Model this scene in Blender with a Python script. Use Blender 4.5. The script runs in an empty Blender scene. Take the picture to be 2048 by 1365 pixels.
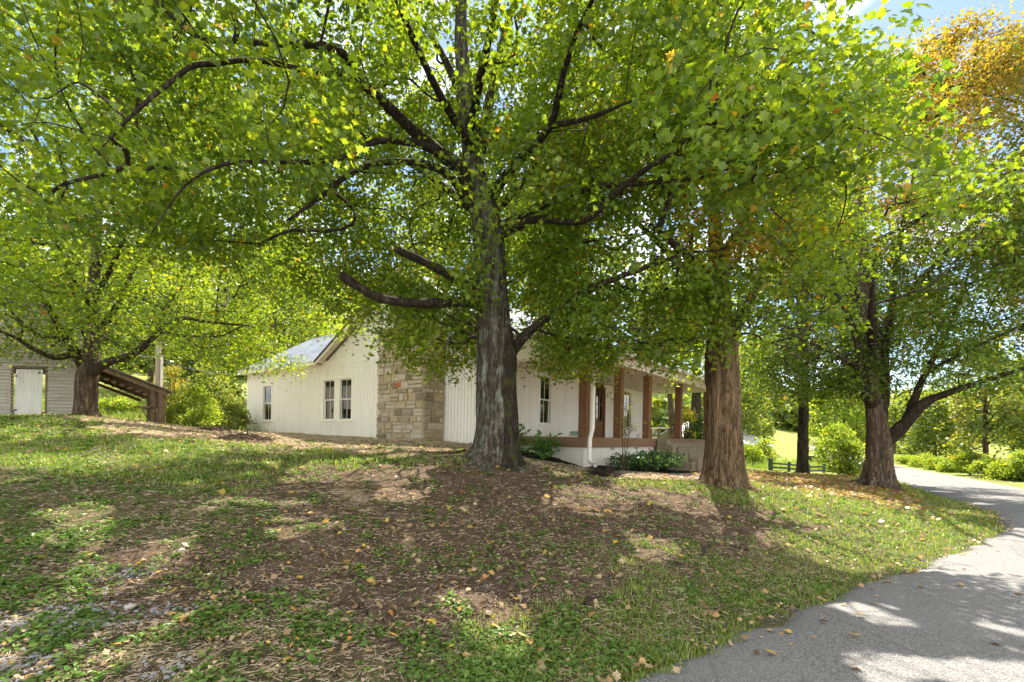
import bpy, math, random
import numpy as np
from mathutils import Matrix, Vector
R = math.radians
rng = np.random.default_rng(7)
random.seed(7)
scene = bpy.context.scene
COL = scene.collection
EYE = 1.6            # eye height above the lane
F_PX = 1000.0        # focal length in pixels of a 2048 px wide frame
CX, CY = 1024.0, 872.5
ROLL = 0.018

# ------------------------------------------------------------------ camera
cam_d = bpy.data.cameras.new('camera'); cam = bpy.data.objects.new('camera', cam_d); COL.objects.link(cam)
cam_d.sensor_width = 36.0; cam_d.lens = 36.0 * F_PX / 2048.0
cam_d.shift_y = (CY - 682.5) / 2048.0
cam_d.clip_end = 3000.0; cam_d.clip_start = 0.05
c, s = math.cos(ROLL), math.sin(ROLL)
cam.matrix_world = Matrix(((c, -s, 0, 0), (0, 0, -1, 0), (s, c, 0, EYE), (0, 0, 0, 1)))
scene.camera = cam
SUN_AZ, SUN_EL = R(16), R(54)          # azimuth measured from +Y towards +X
sd = np.array([math.sin(SUN_AZ) * math.cos(SUN_EL), math.cos(SUN_AZ) * math.cos(SUN_EL), math.sin(SUN_EL)])

def at(px, py, Y):
    """world point seen at a pixel of the plan drawing, at distance Y from the lane camera"""
    dx, dy = px - CX, py - CY
    X = (dx * c + dy * s) * Y / F_PX
    d = (-dx * s + dy * c) * Y / F_PX
    return np.array([X, Y, EYE - d])

# ------------------------------------------------------------------ noise
def _hash(ix, iy, iz, seed):
    h = (ix * 374761393 + iy * 668265263 + iz * 2147483647 + seed * 1274126177) & 0xFFFFFFFF
    h = ((h ^ (h >> 13)) * 1274126177) & 0xFFFFFFFF
    h = h ^ (h >> 16)
    return (h & 0xFFFF) / 65535.0

def vnoise(P, seed=0):
    P = np.asarray(P, float)
    i = np.floor(P).astype(np.int64); f = P - i; f = f * f * (3 - 2 * f)
    out = 0
    for a in (0, 1):
        for b in (0, 1):
            for d in (0, 1):
                w = (f[:, 0] if a else 1 - f[:, 0]) * (f[:, 1] if b else 1 - f[:, 1]) * (f[:, 2] if d else 1 - f[:, 2])
                out = out + w * _hash(i[:, 0] + a, i[:, 1] + b, i[:, 2] + d, seed)
    return out

def fbm(P, seed=0, oct=3):
    P = np.asarray(P, float); t = 0; amp = 0.5; n = 0
    for k in range(oct):
        t = t + amp * vnoise(P * 2 ** k, seed + 17 * k); n += amp; amp *= 0.5
    return t / n

def sstep(a, b, x):
    t = np.clip((x - a) / (b - a), 0, 1); return t * t * (3 - 2 * t)

# ------------------------------------------------------------------ meshes and tags
def tag(o, label=None, cat=None, group=None, kind=None):
    if label: o['label'] = label
    if cat: o['category'] = cat
    if group: o['group'] = group
    if kind: o['kind'] = kind
    return o

def mesh_np(name, V, faces, mat=None, parent=None, attrs=None, smooth=False, cattrs=None):
    """faces: list of (K, n) integer arrays"""
    V = np.ascontiguousarray(V, np.float32)
    me = bpy.data.meshes.new(name)
    me.vertices.add(len(V)); me.vertices.foreach_set('co', V.ravel())
    loops = np.concatenate([f.ravel() for f in faces]).astype(np.int32)
    tot = np.concatenate([np.full(len(f), f.shape[1]) for f in faces]).astype(np.int32)
    start = np.concatenate([[0], np.cumsum(tot)[:-1]]).astype(np.int32)
    me.loops.add(len(loops)); me.loops.foreach_set('vertex_index', loops)
    me.polygons.add(len(tot)); me.polygons.foreach_set('loop_start', start)
    try: me.polygons.foreach_set('loop_total', tot)
    except Exception: pass
    me.polygons.foreach_set('use_smooth', np.full(len(tot), smooth, dtype=bool))
    for k, a in (attrs or {}).items():
        at_ = me.attributes.new(k, 'FLOAT', 'POINT'); at_.data.foreach_set('value', np.ascontiguousarray(a, np.float32))
    me.update(calc_edges=True); me.validate()
    if mat: me.materials.append(mat)
    o = bpy.data.objects.new(name, me); COL.objects.link(o)
    if parent: o.parent = parent
    return o

def empty(name, loc=(0, 0, 0), rz=0.0):
    o = bpy.data.objects.new(name, None); COL.objects.link(o)
    o.location = tuple(float(v) for v in loc); o.rotation_euler = (0, 0, rz); o.empty_display_size = 0.3
    return o

class MB:
    """collects boxes, prisms and tubes and links them as one mesh"""
    def __init__(self): self.v = []; self.f = []; self.t = []
    def add(self, vs, fs, tint=None):
        n = len(self.v); self.v += [tuple(map(float, p)) for p in vs]; self.f += [tuple(i + n for i in q) for q in fs]
        t = random.random() if tint is None else tint
        self.t += [t] * len(vs)
    def box(self, a, b, tint=None):
        (x0, y0, z0), (x1, y1, z1) = [min(p, q) for p, q in zip(a, b)], [max(p, q) for p, q in zip(a, b)]
        self.add([(x0, y0, z0), (x1, y0, z0), (x1, y1, z0), (x0, y1, z0), (x0, y0, z1), (x1, y0, z1), (x1, y1, z1), (x0, y1, z1)],
                 [(3, 2, 1, 0), (4, 5, 6, 7), (0, 1, 5, 4), (1, 2, 6, 5), (2, 3, 7, 6), (3, 0, 4, 7)], tint)
    def hexa(self, bot, top, tint=None):
        self.add(list(bot) + list(top), [(3, 2, 1, 0), (4, 5, 6, 7), (0, 1, 5, 4), (1, 2, 6, 5), (2, 3, 7, 6), (3, 0, 4, 7)], tint)
    def slab(self, p, th, tint=None):
        """four corners counter-clockwise seen from outside, thickened inwards"""
        p = [np.array(q, float) for q in p]; n = np.cross(p[1] - p[0], p[2] - p[0]); n /= np.linalg.norm(n)
        self.hexa([q - n * th for q in p], p, tint)
    def prism(self, pts, y0, y1, tint=None):
        """pts: (x, z) outline, extruded along y"""
        n = len(pts)
        self.add([(x, y0, z) for x, z in pts] + [(x, y1, z) for x, z in pts],
                 [tuple(range(n)), tuple(range(2 * n - 1, n - 1, -1))] + [(i, i + n, (i + 1) % n + n, (i + 1) % n) for i in range(n)], tint)
    def tube(self, pts, rads, k=8, tint=None, cap=True):
        V, Fq = tube_np(np.array(pts, float), np.broadcast_to(np.array(rads, float), (len(pts),)), k)
        fs = [tuple(q) for q in Fq.tolist()]
        if cap:
            fs.append(tuple(range(k - 1, -1, -1))); fs.append(tuple(range(len(V) - k, len(V))))
        self.add(V, fs, tint)
    def build(self, name, mat, parent=None, bevel=0.0, smooth=False):
        me = bpy.data.meshes.new(name); me.from_pydata(self.v, [], self.f); me.update()
        a = me.attributes.new('tint', 'FLOAT', 'POINT'); a.data.foreach_set('value', np.array(self.t, np.float32))
        if smooth: me.polygons.foreach_set('use_smooth', np.ones(len(me.polygons), bool))
        if mat: me.materials.append(mat)
        o = bpy.data.objects.new(name, me); COL.objects.link(o)
        if parent: o.parent = parent
        if bevel:
            m = o.modifiers.new('bevel', 'BEVEL'); m.width = bevel; m.segments = 2; m.limit_method = 'ANGLE'
        return o

def tube_np(P, rad, k=6):
    """swept tube; returns vertices and quads"""
    n = len(P); T = np.gradient(P, axis=0); T /= np.maximum(np.linalg.norm(T, axis=1, keepdims=True), 1e-9)
    ref = np.array([0, 1, 0.0]) if abs(T[0][2]) > 0.8 else np.array([0, 0, 1.0])
    A = np.cross(T, ref); A /= np.maximum(np.linalg.norm(A, axis=1, keepdims=True), 1e-9); B = np.cross(T, A)
    ang = np.arange(k) * 2 * math.pi / k
    V = P[:, None, :] + rad[:, None, None] * (A[:, None, :] * np.cos(ang)[None, :, None] + B[:, None, :] * np.sin(ang)[None, :, None])
    V = V.reshape(-1, 3)
    i = np.arange(n - 1)[:, None] * k; j = np.arange(k)[None, :]; j2 = (j + 1) % k
    Fq = np.stack([i + j, i + k + j, i + k + j2, i + j2], -1).reshape(-1, 4)
    return V, Fq

def spline(P, step):
    """Catmull-Rom through points, sampled about every step"""
    P = np.array(P, float); Q = np.vstack([2 * P[0] - P[1], P, 2 * P[-1] - P[-2]]); out = []
    for i in range(1, len(Q) - 2):
        p0, p1, p2, p3 = Q[i - 1], Q[i], Q[i + 1], Q[i + 2]
        m = max(2, int(np.linalg.norm(p2[:3] - p1[:3]) / step))
        t = np.arange(m)[:, None] / m
        out.append(0.5 * ((2 * p1) + (-p0 + p2) * t + (2 * p0 - 5 * p1 + 4 * p2 - p3) * t ** 2 + (-p0 + 3 * p1 - 3 * p2 + p3) * t ** 3))
    out.append(P[-1:]); return np.vstack(out)

# ------------------------------------------------------------------ materials
class NT:
    def __init__(self, name):
        self.m = bpy.data.materials.new(name); self.m.use_nodes = True; self.t = self.m.node_tree; self.t.nodes.clear()
        self.out = self.n('ShaderNodeOutputMaterial')
    def n(self, typ, **kw):
        nd = self.t.nodes.new(typ)
        for k, v in kw.items():
            if k in nd.inputs: nd.inputs[k].default_value = v
            else: setattr(nd, k, v)
        return nd
    def l(self, a, b): self.t.links.new(a, b)
    def attr(self, name): return self.n('ShaderNodeAttribute', attribute_name=name).outputs['Fac']
    def coord(self, scale=(1, 1, 1), space='Object'):
        tc = self.n('ShaderNodeTexCoord'); mp = self.n('ShaderNodeMapping'); mp.inputs['Scale'].default_value = scale
        self.l(tc.outputs[space], mp.inputs['Vector']); return mp.outputs[0]
    def noise(self, vec, scale, detail=4.0, rough=0.6, dist=0.0):
        nd = self.n('ShaderNodeTexNoise', Scale=scale, Detail=detail, Roughness=rough, Distortion=dist)
        if vec is not None: self.l(vec, nd.inputs['Vector'])
        return nd.outputs['Fac']
    def voro(self, vec, scale, feature='F1', out='Distance'):
        nd = self.n('ShaderNodeTexVoronoi', Scale=scale); nd.feature = feature
        self.l(vec, nd.inputs['Vector']); return nd.outputs[out]
    def ramp(self, fac, stops):
        nd = self.n('ShaderNodeValToRGB'); cr = nd.color_ramp
        while len(cr.elements) < len(stops): cr.elements.new(0.5)
        for e, (p, col) in zip(cr.elements, stops):
            e.position = p; e.color = (col if len(col) == 4 else (*col, 1)) if hasattr(col, '__len__') else (col, col, col, 1)
        self.l(fac, nd.inputs[0]); return nd.outputs[0]
    def mix(self, fac, a, b, mode='MIX'):
        nd = self.n('ShaderNodeMix', data_type='RGBA', blend_type=mode)
        for i, v in ((0, fac), (6, a), (7, b)):
            if hasattr(v, 'is_linked') or hasattr(v, 'links'): self.l(v, nd.inputs[i])
            elif i == 0: nd.inputs[0].default_value = v
            else: nd.inputs[i].default_value = (*v, 1) if len(v) == 3 else v
        return nd.outputs[2]
    def math(self, op, a, b=None):
        nd = self.n('ShaderNodeMath', operation=op)
        for i, v in ((0, a), (1, b)):
            if v is None: continue
            if hasattr(v, 'links'): self.l(v, nd.inputs[i])
            else: nd.inputs[i].default_value = v
        return nd.outputs[0]
    def bump(self, h, strength=0.4, dist=0.02):
        nd = self.n('ShaderNodeBump', Strength=strength, Distance=dist); self.l(h, nd.inputs['Height']); return nd.outputs[0]
    def principled(self, col, rough=0.8, normal=None, spec=0.3, metal=0.0):
        p = self.n('ShaderNodeBsdfPrincipled'); p.inputs['Metallic'].default_value = metal
        p.inputs['Specular IOR Level'].default_value = spec
        for key, v in (('Base Color', col), ('Roughness', rough)):
            if hasattr(v, 'links'): self.l(v, p.inputs[key])
            else: p.inputs[key].default_value = (*v, 1) if hasattr(v, '__len__') else v
        if normal is not None: self.l(normal, p.inputs['Normal'])
        self.l(p.outputs[0], self.out.inputs[0]); return p

def m_leaf(name, dark, mid, light, warm=None, trans=0.45, tcol=None, gloss=0.025):
    n = NT(name)
    t = n.attr('tint'); col = n.ramp(t, [(0.0, dark), (0.5, mid), (1.0, light)])
    if warm:
        col = n.mix(n.attr('warm'), col, n.ramp(t, [(0.0, warm[0]), (0.6, warm[1]), (1.0, warm[2])]))
    d = n.n('ShaderNodeBsdfDiffuse'); n.l(col, d.inputs[0])
    tr = n.n('ShaderNodeBsdfTranslucent')
    tc = n.mix(1.0, col, tcol or (2.7, 2.3, 0.6), 'MULTIPLY'); n.l(tc, tr.inputs[0])
    mx = n.n('ShaderNodeMixShader'); mx.inputs[0].default_value = trans; n.l(d.outputs[0], mx.inputs[1]); n.l(tr.outputs[0], mx.inputs[2])
    g = n.n('ShaderNodeBsdfGlossy', Roughness=0.38); g.inputs[0].default_value = (1, 1, 1, 1)
    m2 = n.n('ShaderNodeMixShader'); m2.inputs[0].default_value = gloss; n.l(mx.outputs[0], m2.inputs[1]); n.l(g.outputs[0], m2.inputs[2])
    n.l(m2.outputs[0], n.out.inputs[0]); return n.m

def m_bark(name, a, b, lich=None, lich_amt=0.0, scale=1.0, moss=False):
    n = NT(name); v = n.coord((1, 1, 0.10)); v2 = n.coord()
    f = n.noise(v, 7 * scale, 7, 0.68, 0.9); g = n.noise(v, 22 * scale, 5, 0.7, 0.6); p = n.noise(v2, 2.2, 4, 0.6)
    r1 = n.math('MULTIPLY', n.math('ABSOLUTE', n.math('SUBTRACT', f, 0.5)), 5.0); r2 = n.math('MULTIPLY', n.math('ABSOLUTE', n.math('SUBTRACT', g, 0.5)), 3.6)
    h = n.math('ADD', n.math('MULTIPLY', n.math('MINIMUM', r1, 1.0), 0.6), n.math('MULTIPLY', n.math('MINIMUM', r2, 1.0), 0.4))
    col = n.ramp(h, [(0.06, tuple(x * 0.16 for x in a)), (0.24, tuple(x * .7 for x in a)), (0.5, a), (0.9, b)])
    col = n.mix(n.ramp(p, [(0.45, 0.0), (0.7, 0.55)]), col, tuple(x * 0.5 for x in a))
    if lich:
        lf = n.math('MULTIPLY', n.ramp(n.noise(v2, 5.5, 6, 0.75), [(0.60 - lich_amt, 0.0), (0.70 - lich_amt, 1.0)]), n.ramp(h, [(0.12, 0.0), (0.35, 1.0)]))
        col = n.mix(lf, col, n.mix(h, tuple(x * 0.45 for x in lich), lich))
    if moss:
        mf = n.ramp(n.noise(v2, 3.5, 5, 0.7), [(0.52, 0.0), (0.64, 0.85)])
        col = n.mix(mf, col, (0.075, 0.085, 0.02))
    n.principled(col, 0.92, n.bump(h, 1.0, 0.05), 0.12); return n.m

def m_plain(name, col, var=0.12, rough=0.6, scale=3.0, bump=0.1, grain=None, spec=0.3, dirt=None):
    n = NT(name); v = n.coord(grain or (1, 1, 1)); f = n.noise(v, scale, 6, 0.65)
    lo = tuple(x * (1 - var) for x in col); hi = tuple(min(1, x * (1 + var)) for x in col)
    c_ = n.ramp(f, [(0.3, lo), (0.7, hi)])
    t = n.attr('tint'); c_ = n.mix(0.10, c_, n.ramp(t, [(0, tuple(x * 0.6 for x in col)), (1, tuple(min(1, x * 1.2) for x in col))]))
    if dirt:
        df = n.ramp(n.noise(n.coord((1, 1, 0.5)), 1.6, 7, 0.75), [(0.55, 0.0), (0.75, 0.6)])
        c_ = n.mix(df, c_, dirt)
    n.principled(c_, rough, n.bump(f, bump, 0.01), spec); return n.m

M = {}
# ------------------------------------------------------------------ the lane
LEFT_EDGE = [(-30, -22), (-10, -5.2), (-3.2, 0.45), (0.64, 3.28), (2.1, 4.4), (3.8, 5.6), (6.4, 7.4), (9.0, 9.3), (10.9, 11.3), (12.3, 13.6), (14.2, 17.4), (17.2, 22.5), (21.2, 30), (27, 41), (35, 57), (50, 85)]
W_LANE = 3.9
_le = spline(np.array([(x, y, 0) for x, y in LEFT_EDGE], float), 0.25)[:, :2]
_tg = np.gradient(_le, axis=0); _tg /= np.linalg.norm(_tg, axis=1, keepdims=True)
_nr = np.stack([_tg[:, 1], -_tg[:, 0]], 1)
LANE_C = _le + _nr * W_LANE / 2
_al = np.concatenate([[0], np.cumsum(np.linalg.norm(np.diff(LANE_C, axis=0), axis=1))])
def lane_z(Y): return np.interp(Y, [-30, 12, 20, 30, 42, 60, 90], [0.0, 0.0, -0.06, -0.12, -0.2, 0.2, 1.0])
def lane_dist(XY):
    """signed distance to the left edge (positive on the lane), and whether past the right edge"""
    XY = np.asarray(XY, float); d = np.full(len(XY), 99.0)
    S = LANE_C[::2]; N = _nr[::2]; out = np.empty(len(XY)); zz = np.empty(len(XY))
    for k in range(0, len(XY), 20000):
        q = XY[k:k + 20000]; D = ((q[:, None, :] - S[None]) ** 2).sum(-1); i = D.argmin(1)
        out[k:k + 20000] = ((q - S[i]) * N[i]).sum(1); zz[k:k + 20000] = lane_z(S[i, 1])
        far = np.sqrt(D[np.arange(len(q)), i]); big = far > np.abs(out[k:k + 20000]) + 1.0
        out[k:k + 20000] = np.where(big, np.sign(out[k:k + 20000]) * far, out[k:k + 20000])
    return out, zz          # offset from the centre line (+ = right), lane height there

# ------------------------------------------------------------------ heights
CTRL = []
for px, py, Y in [(993, 918, 10), (700, 905, 11.5), (495, 862, 28.7), (600, 868, 24.5), (740, 878, 20.5), (845, 882, 18.6), (940, 889, 17.8), (1175, 938, 15.2),
                  (1100, 912, 16.2), (1320, 942, 18.5), (1390, 940, 20.5), (1445, 968, 10.5), (1760, 972, 16), (1590, 947, 23.5), (1500, 945, 20), (172, 831, 17), (60, 834, 20),
                  (330, 849, 20), (0, 838, 20), (0, 895, 10.5), (0, 985, 6.5), (0, 1180, 4.1), (500, 945, 9.2), (500, 1100, 5.2), (300, 890, 11), (260, 1020, 6.3),
                  (500, 880, 15), (400, 862, 18), (750, 892, 14.5), (1000, 1010, 7.9), (1000, 1100, 5.7), (750, 960, 8.6), (750, 1080, 5.7), (1250, 985, 9.0), (1300, 1080, 6.2), (1500, 1020, 8.6),
                  (1500, 1090, 6.55), (1650, 990, 12.2), (1650, 1050, 8.3), (1800, 1000, 13.5), (1850, 1030, 10.8), (1180, 950, 12), (1300, 962, 12.4), (1600, 957, 17)]:
    CTRL.append(at(px, py, Y))
CTRL += [np.array(p, float) for p in [(0, 3.0, 0.0), (-3, 2.8, 0.05), (-5, 2.4, 0.15), (-8, 2.5, 0.4), (-9, 5, 0.9), (-14, 8, 1.4), (-20, 12, 1.9), (-34, 16, 2.6), (-30, 26, 3.0), (-22, 30, 2.3), (-12, 34, 1.8),
         (0, 30, 1.1), (8, 30, 0.5), (14, 30, -0.1), (22, 38, -0.25), (16, 45, -0.3), (0, 45, 1.2), (-25, 45, 4.6), (24, 20, -0.1), (30, 28, -0.1), (40, 20, 0.2), (3, 14, 0.75), (20, 8, -0.1), (30, 0, -0.2), (-6, -3, -0.05), (5, -4, -0.1), (-20, 0, 0.9)]]
CTRL = np.array(CTRL)
def warp(X, Y):
    Yc = np.maximum(Y, -4.0); return np.stack([X / (Yc + 6), np.log(Yc + 6)], -1)
_cw = warp(CTRL[:, 0], CTRL[:, 1])
def _tps(r2): return np.where(r2 > 1e-12, 0.5 * r2 * np.log(np.maximum(r2, 1e-12)), 0)
_n = len(CTRL); _K = _tps(((_cw[:, None] - _cw[None]) ** 2).sum(-1)) + np.eye(_n) * 2e-3
_A = np.zeros((_n + 3, _n + 3)); _A[:_n, :_n] = _K; _A[:_n, _n:] = np.c_[np.ones(_n), _cw]; _A[_n:, :_n] = _A[:_n, _n:].T
_sol = np.linalg.solve(_A, np.r_[CTRL[:, 2], 0, 0, 0])
def far_height(X, Y):
    u = X / np.maximum(Y, 1)
    A = np.interp(u, [-1.6, -1.0, -0.6, -0.33, -0.1, 0.15, 0.45, 0.6, 0.8, 1.1, 1.6], [44, 42, 42, 38, 30, 18, 6.5, 5.0, 9, 13, 16])
    base = np.interp(u, [-1.6, -0.8, -0.4, 0, 0.4, 1.2], [4.5, 4.0, 2.4, 1.2, -0.3, -0.2])
    h = base + np.interp(u, [-0.9, -0.4, 0.0, 0.4], [5, 5, 1.5, 0]) * sstep(34, 70, Y) + A * sstep(62, 170, Y)
    h = h + np.interp(u, [0.40, 0.48, 0.56, 0.70], [0, 3.0, 2.0, 0]) * sstep(45, 85, Y)
    return h - 6 * sstep(0.85, 1.4, u) * sstep(25, 60, Y) * 0
def ground_z(X, Y, micro=True):
    X = np.atleast_1d(np.asarray(X, float)); Y = np.atleast_1d(np.asarray(Y, float))
    z = np.empty(len(X)); W = warp(np.clip(X, -40, 45), np.clip(Y, -4, 60))
    W[:, 0] = np.clip(W[:, 0], -1.5, 1.4)
    for k in range(0, len(X), 40000):
        q = W[k:k + 40000]; z[k:k + 40000] = _tps(((q[:, None] - _cw[None]) ** 2).sum(-1)) @ _sol[:_n] + _sol[_n] + q @ _sol[_n + 1:]
    w = sstep(34, 58, Y); z = np.clip(z, -1.0, 6) * (1 - w) + far_height(X, Y) * w
    if micro:
        P = np.stack([X, Y, 0 * X], 1)
        amp = 1 - sstep(20, 50, Y)
        z = z + amp * (0.10 * (fbm(P * 0.9, 3) - 0.5) + 0.065 * (fbm(P * 4.5, 5) - 0.5))
    off, lz = lane_dist(np.stack([X, Y], 1)); e = np.abs(off) - W_LANE / 2
    k = 1 - sstep(-0.25, 1.3, e)
    return z * (1 - k) + (lz - 0.035) * k
def gz(x, y): return float(ground_z([x], [y])[0])

HC = np.array([-0.24, 17.2]); HA = np.array([0.7934, -0.6087]); HB = np.array([0.6087, 0.7934])     # house corner and its two directions
HROT = math.atan2(-0.6087, 0.7934)
def to_house(X, Y): d = np.stack([X - HC[0], Y - HC[1]], -1); return d @ HA, d @ HB
# ------------------------------------------------------------------ ground kinds (what grows or lies where)
KINDS_G = {'green': [], 'soil': [], 'straw': [], 'litter': [], 'mulch': [], 'meadow': []}
def G(px, py):
    Y = 3.0
    for Y in np.geomspace(2.2, 60, 260):
        p = at(px, py, Y)
        if p[2] <= _h0(p[0], p[1]): return p
    return p
def _h0(x, y): return float(ground_z([x], [y], False)[0])
for kind, pts in {
    'green': [(330, 915), (120, 900), (420, 905), (150, 985), (280, 960), (60, 860), (60, 920), (200, 940), (20, 1000), (100, 1060), (60, 1130), (250, 1040), (30, 1320), (250, 1330), (450, 1290), (600, 1330), (760, 1350), (900, 1310), (1100, 1300), (1000, 1350), (1250, 1240), (1400, 1190), (1550, 1150), (1700, 1110), (1800, 1075), (1920, 1050), (1750, 1040), (1620, 1020), (1650, 1085), (1560, 1000), (1900, 1015), (330, 985), (440, 930), (560, 925), (330, 1310), (560, 1240), (1450, 1150), (380, 1090), (100, 1200), (470, 1040)],
    'soil': [(600, 1060), (500, 1150), (560, 1180), (780, 1240), (860, 1260), (1200, 1190), (1450, 1090), (1530, 1075), (1560, 1050), (360, 1130), (1080, 1240), (700, 1000), (820, 960), (900, 1060), (700, 1100), (800, 1170), (640, 1010), (1000, 1120), (1150, 1060), (1100, 990), (1220, 1080), (1080, 1180), (900, 1200), (700, 1210), (1350, 1070), (980, 950), (1400, 1020), (1480, 1060), (560, 1120), (430, 1190), (1160, 1150), (1300, 1130), (620, 960), (240, 1150), (400, 1230), (1250, 1020), (330, 1180)],
    'straw': [(350, 872), (450, 880), (560, 888), (680, 895), (800, 900), (870, 900), (620, 880), (750, 885), (300, 855), (430, 866), (1150, 945), (1250, 957), (1350, 962), (1100, 930), (900, 892), (1400, 955), (690, 995), (500, 870)],
    'litter': [(1520, 965), (1600, 960), (1700, 975), (1800, 1000), (1650, 955), (1550, 950), (1880, 1010), (1720, 995), (1780, 985), (1860, 1022)],
    'mulch': [],
    'meadow': []}.items():
    for px, py in pts: KINDS_G[kind].append(G(px, py)[:2])
KINDS_G['green'] += [(-14, 14), (-18, 10), (-10, 9), (-24, 22), (-9, 4), (-6, 1)]
KINDS_G['meadow'] += [(-20, 34), (-10, 34), (0, 36), (12, 36), (20, 34), (28, 30), (-35, 30), (30, 16), (26, 12), (16, 28), (36, 40), (20, 60), (-20, 60), (40, 60), (23, 20), (60, 90), (0, 90), (-60, 90)]
KINDS_G['straw'] += [(-6, 26), (-3, 24), (0, 22)]
_kp = []; _kc = []
for i, (k, pts) in enumerate(KINDS_G.items()):
    for p in pts: _kp.append(p); _kc.append(i)
_kp = np.array(_kp); _kc = np.array(_kc); _kw = warp(_kp[:, 0], _kp[:, 1]); _kw[:, 1] *= 1.6
def ground_kind(X, Y):
    """weights (n, 6)"""
    X = np.asarray(X, float); Y = np.asarray(Y, float); P = np.stack([X, Y, 0 * X], 1)
    sc_ = np.clip(Y / 8, .5, 1.4); jx = ((fbm(P * 0.7, 21) - 0.5) * 1.6 + (fbm(P * 2.6, 23) - .5) * 1.1) * sc_; jy = ((fbm(P * 0.7, 22) - 0.5) * 1.6 + (fbm(P * 2.6, 24) - .5) * 1.1) * sc_
    q = warp(X + jx, Y + jy); q[:, 1] *= 1.6
    out = np.zeros((len(X), 6))
    for k in range(0, len(X), 40000):
        D = ((q[k:k + 40000, None] - _kw[None]) ** 2).sum(-1); w = 1 / (D + 6e-4) ** 1.45
        for c_ in range(6): out[k:k + 40000, c_] = w[:, _kc == c_].sum(1)
    out /= out.sum(1, keepdims=True)
    off, _ = lane_dist(np.stack([X, Y], 1)); e = np.abs(off) - W_LANE / 2     # grass verge
    v = (1 - sstep(0.35, 1.05, e + (fbm(P * 1.3, 26) - .5) * 1.0)) * (off < 0)
    out *= (1 - 0.85 * v)[:, None]; out[:, 0] += 0.85 * v
    hx_, hy_ = to_house(X, Y); ml = (hx_ > 0.0) & (hx_ < 5.5 + 0.4 * np.sin(hy_ * 1.1)) & (hy_ > -1.6 + .2 * np.sin(hx_ * 2.1)) & (hy_ < 6.2)
    out[ml] = 0; out[ml, 4] = 1
    return out

# ------------------------------------------------------------------ ground sheet
def m_ground():
    n = NT('ground'); v = n.coord()
    big = n.noise(v, 0.8, 6, 0.65); mid = n.noise(v, 5, 6, 0.7); fine = n.noise(v, 38, 5, 0.75); vor = n.voro(v, 55)
    soil = n.ramp(n.math('ADD', n.math('MULTIPLY', fine, 0.65), n.math('MULTIPLY', mid, 0.35)), [(0.34, (0.035, 0.024, 0.015)), (0.47, (0.10, 0.067, 0.042)), (0.58, (0.17, 0.122, 0.082)), (0.68, (0.36, 0.29, 0.215))])
    grass = n.ramp(fine, [(0.34, (0.045, 0.042, 0.018)), (0.5, (0.10, 0.098, 0.038)), (0.64, (0.20, 0.165, 0.085)), (0.75, (0.30, 0.25, 0.16))])
    straw = n.ramp(n.math('ADD', n.math('MULTIPLY', fine, 0.7), n.math('MULTIPLY', big, 0.3)), [(0.3, (0.13, 0.085, 0.045)), (0.5, (0.31, 0.225, 0.135)), (0.72, (0.48, 0.38, 0.25))])
    lit = n.ramp(fine, [(0.3, (0.07, 0.035, 0.015)), (0.5, (0.24, 0.12, 0.045)), (0.7, (0.36, 0.20, 0.08))])
    mead = n.ramp(n.noise(v, 0.35, 6, 0.7), [(0.3, (0.10, 0.15, 0.028)), (0.5, (0.20, 0.235, 0.05)), (0.7, (0.30, 0.29, 0.08))])
    wob = n.math('MULTIPLY', n.math('SUBTRACT', mid, 0.5), 1.1)
    def msk(a, lo=0.35, hi=0.6): return n.ramp(n.math('ADD', n.attr(a), wob), [(lo, 0.0), (hi, 1.0)])
    col = n.mix(msk('green', 0.45, 1.2), soil, grass)
    col = n.mix(msk('straw'), col, straw); col = n.mix(msk('litter'), col, lit)
    col = n.mix(n.attr('meadow'), col, mead)
    col = n.mix(msk('mulch', 0.45, 0.55), col, n.ramp(fine, [(0.35, (0.006, 0.005, 0.005)), (0.7, (0.035, 0.028, 0.022))]))
    h = n.math('ADD', fine, n.math('MULTIPLY', vor, 0.5))
    n.principled(col, 0.95, n.bump(h, 0.9, 0.03), 0.1); return n.m
M['ground'] = m_ground()
vv = np.log(np.concatenate([np.linspace(2.0, 5.0, 30)[:-1], np.geomspace(5.0, 460, 560)])); uu = np.linspace(-2.3, 2.3, 620)
Yg = np.exp(vv) - 6; UU, YY = np.meshgrid(uu, Yg); XX = UU * (YY + 6)
gx, gy = XX.ravel(), YY.ravel(); gzz = ground_z(gx, gy); gk = ground_kind(gx, gy)
nr, nc = XX.shape; ii = (np.arange(nr - 1)[:, None] * nc + np.arange(nc - 1)[None]).ravel()
gF = np.stack([ii, ii + 1, ii + nc + 1, ii + nc], 1)
ground = mesh_np('ground', np.stack([gx, gy, gzz], 1), [gF], M['ground'], None, {k: gk[:, i] for i, k in enumerate(KINDS_G)}, True)
tag(ground, 'sloping yard and bank of soil, weeds, straw and fallen leaves', 'ground', kind='structure')

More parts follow.
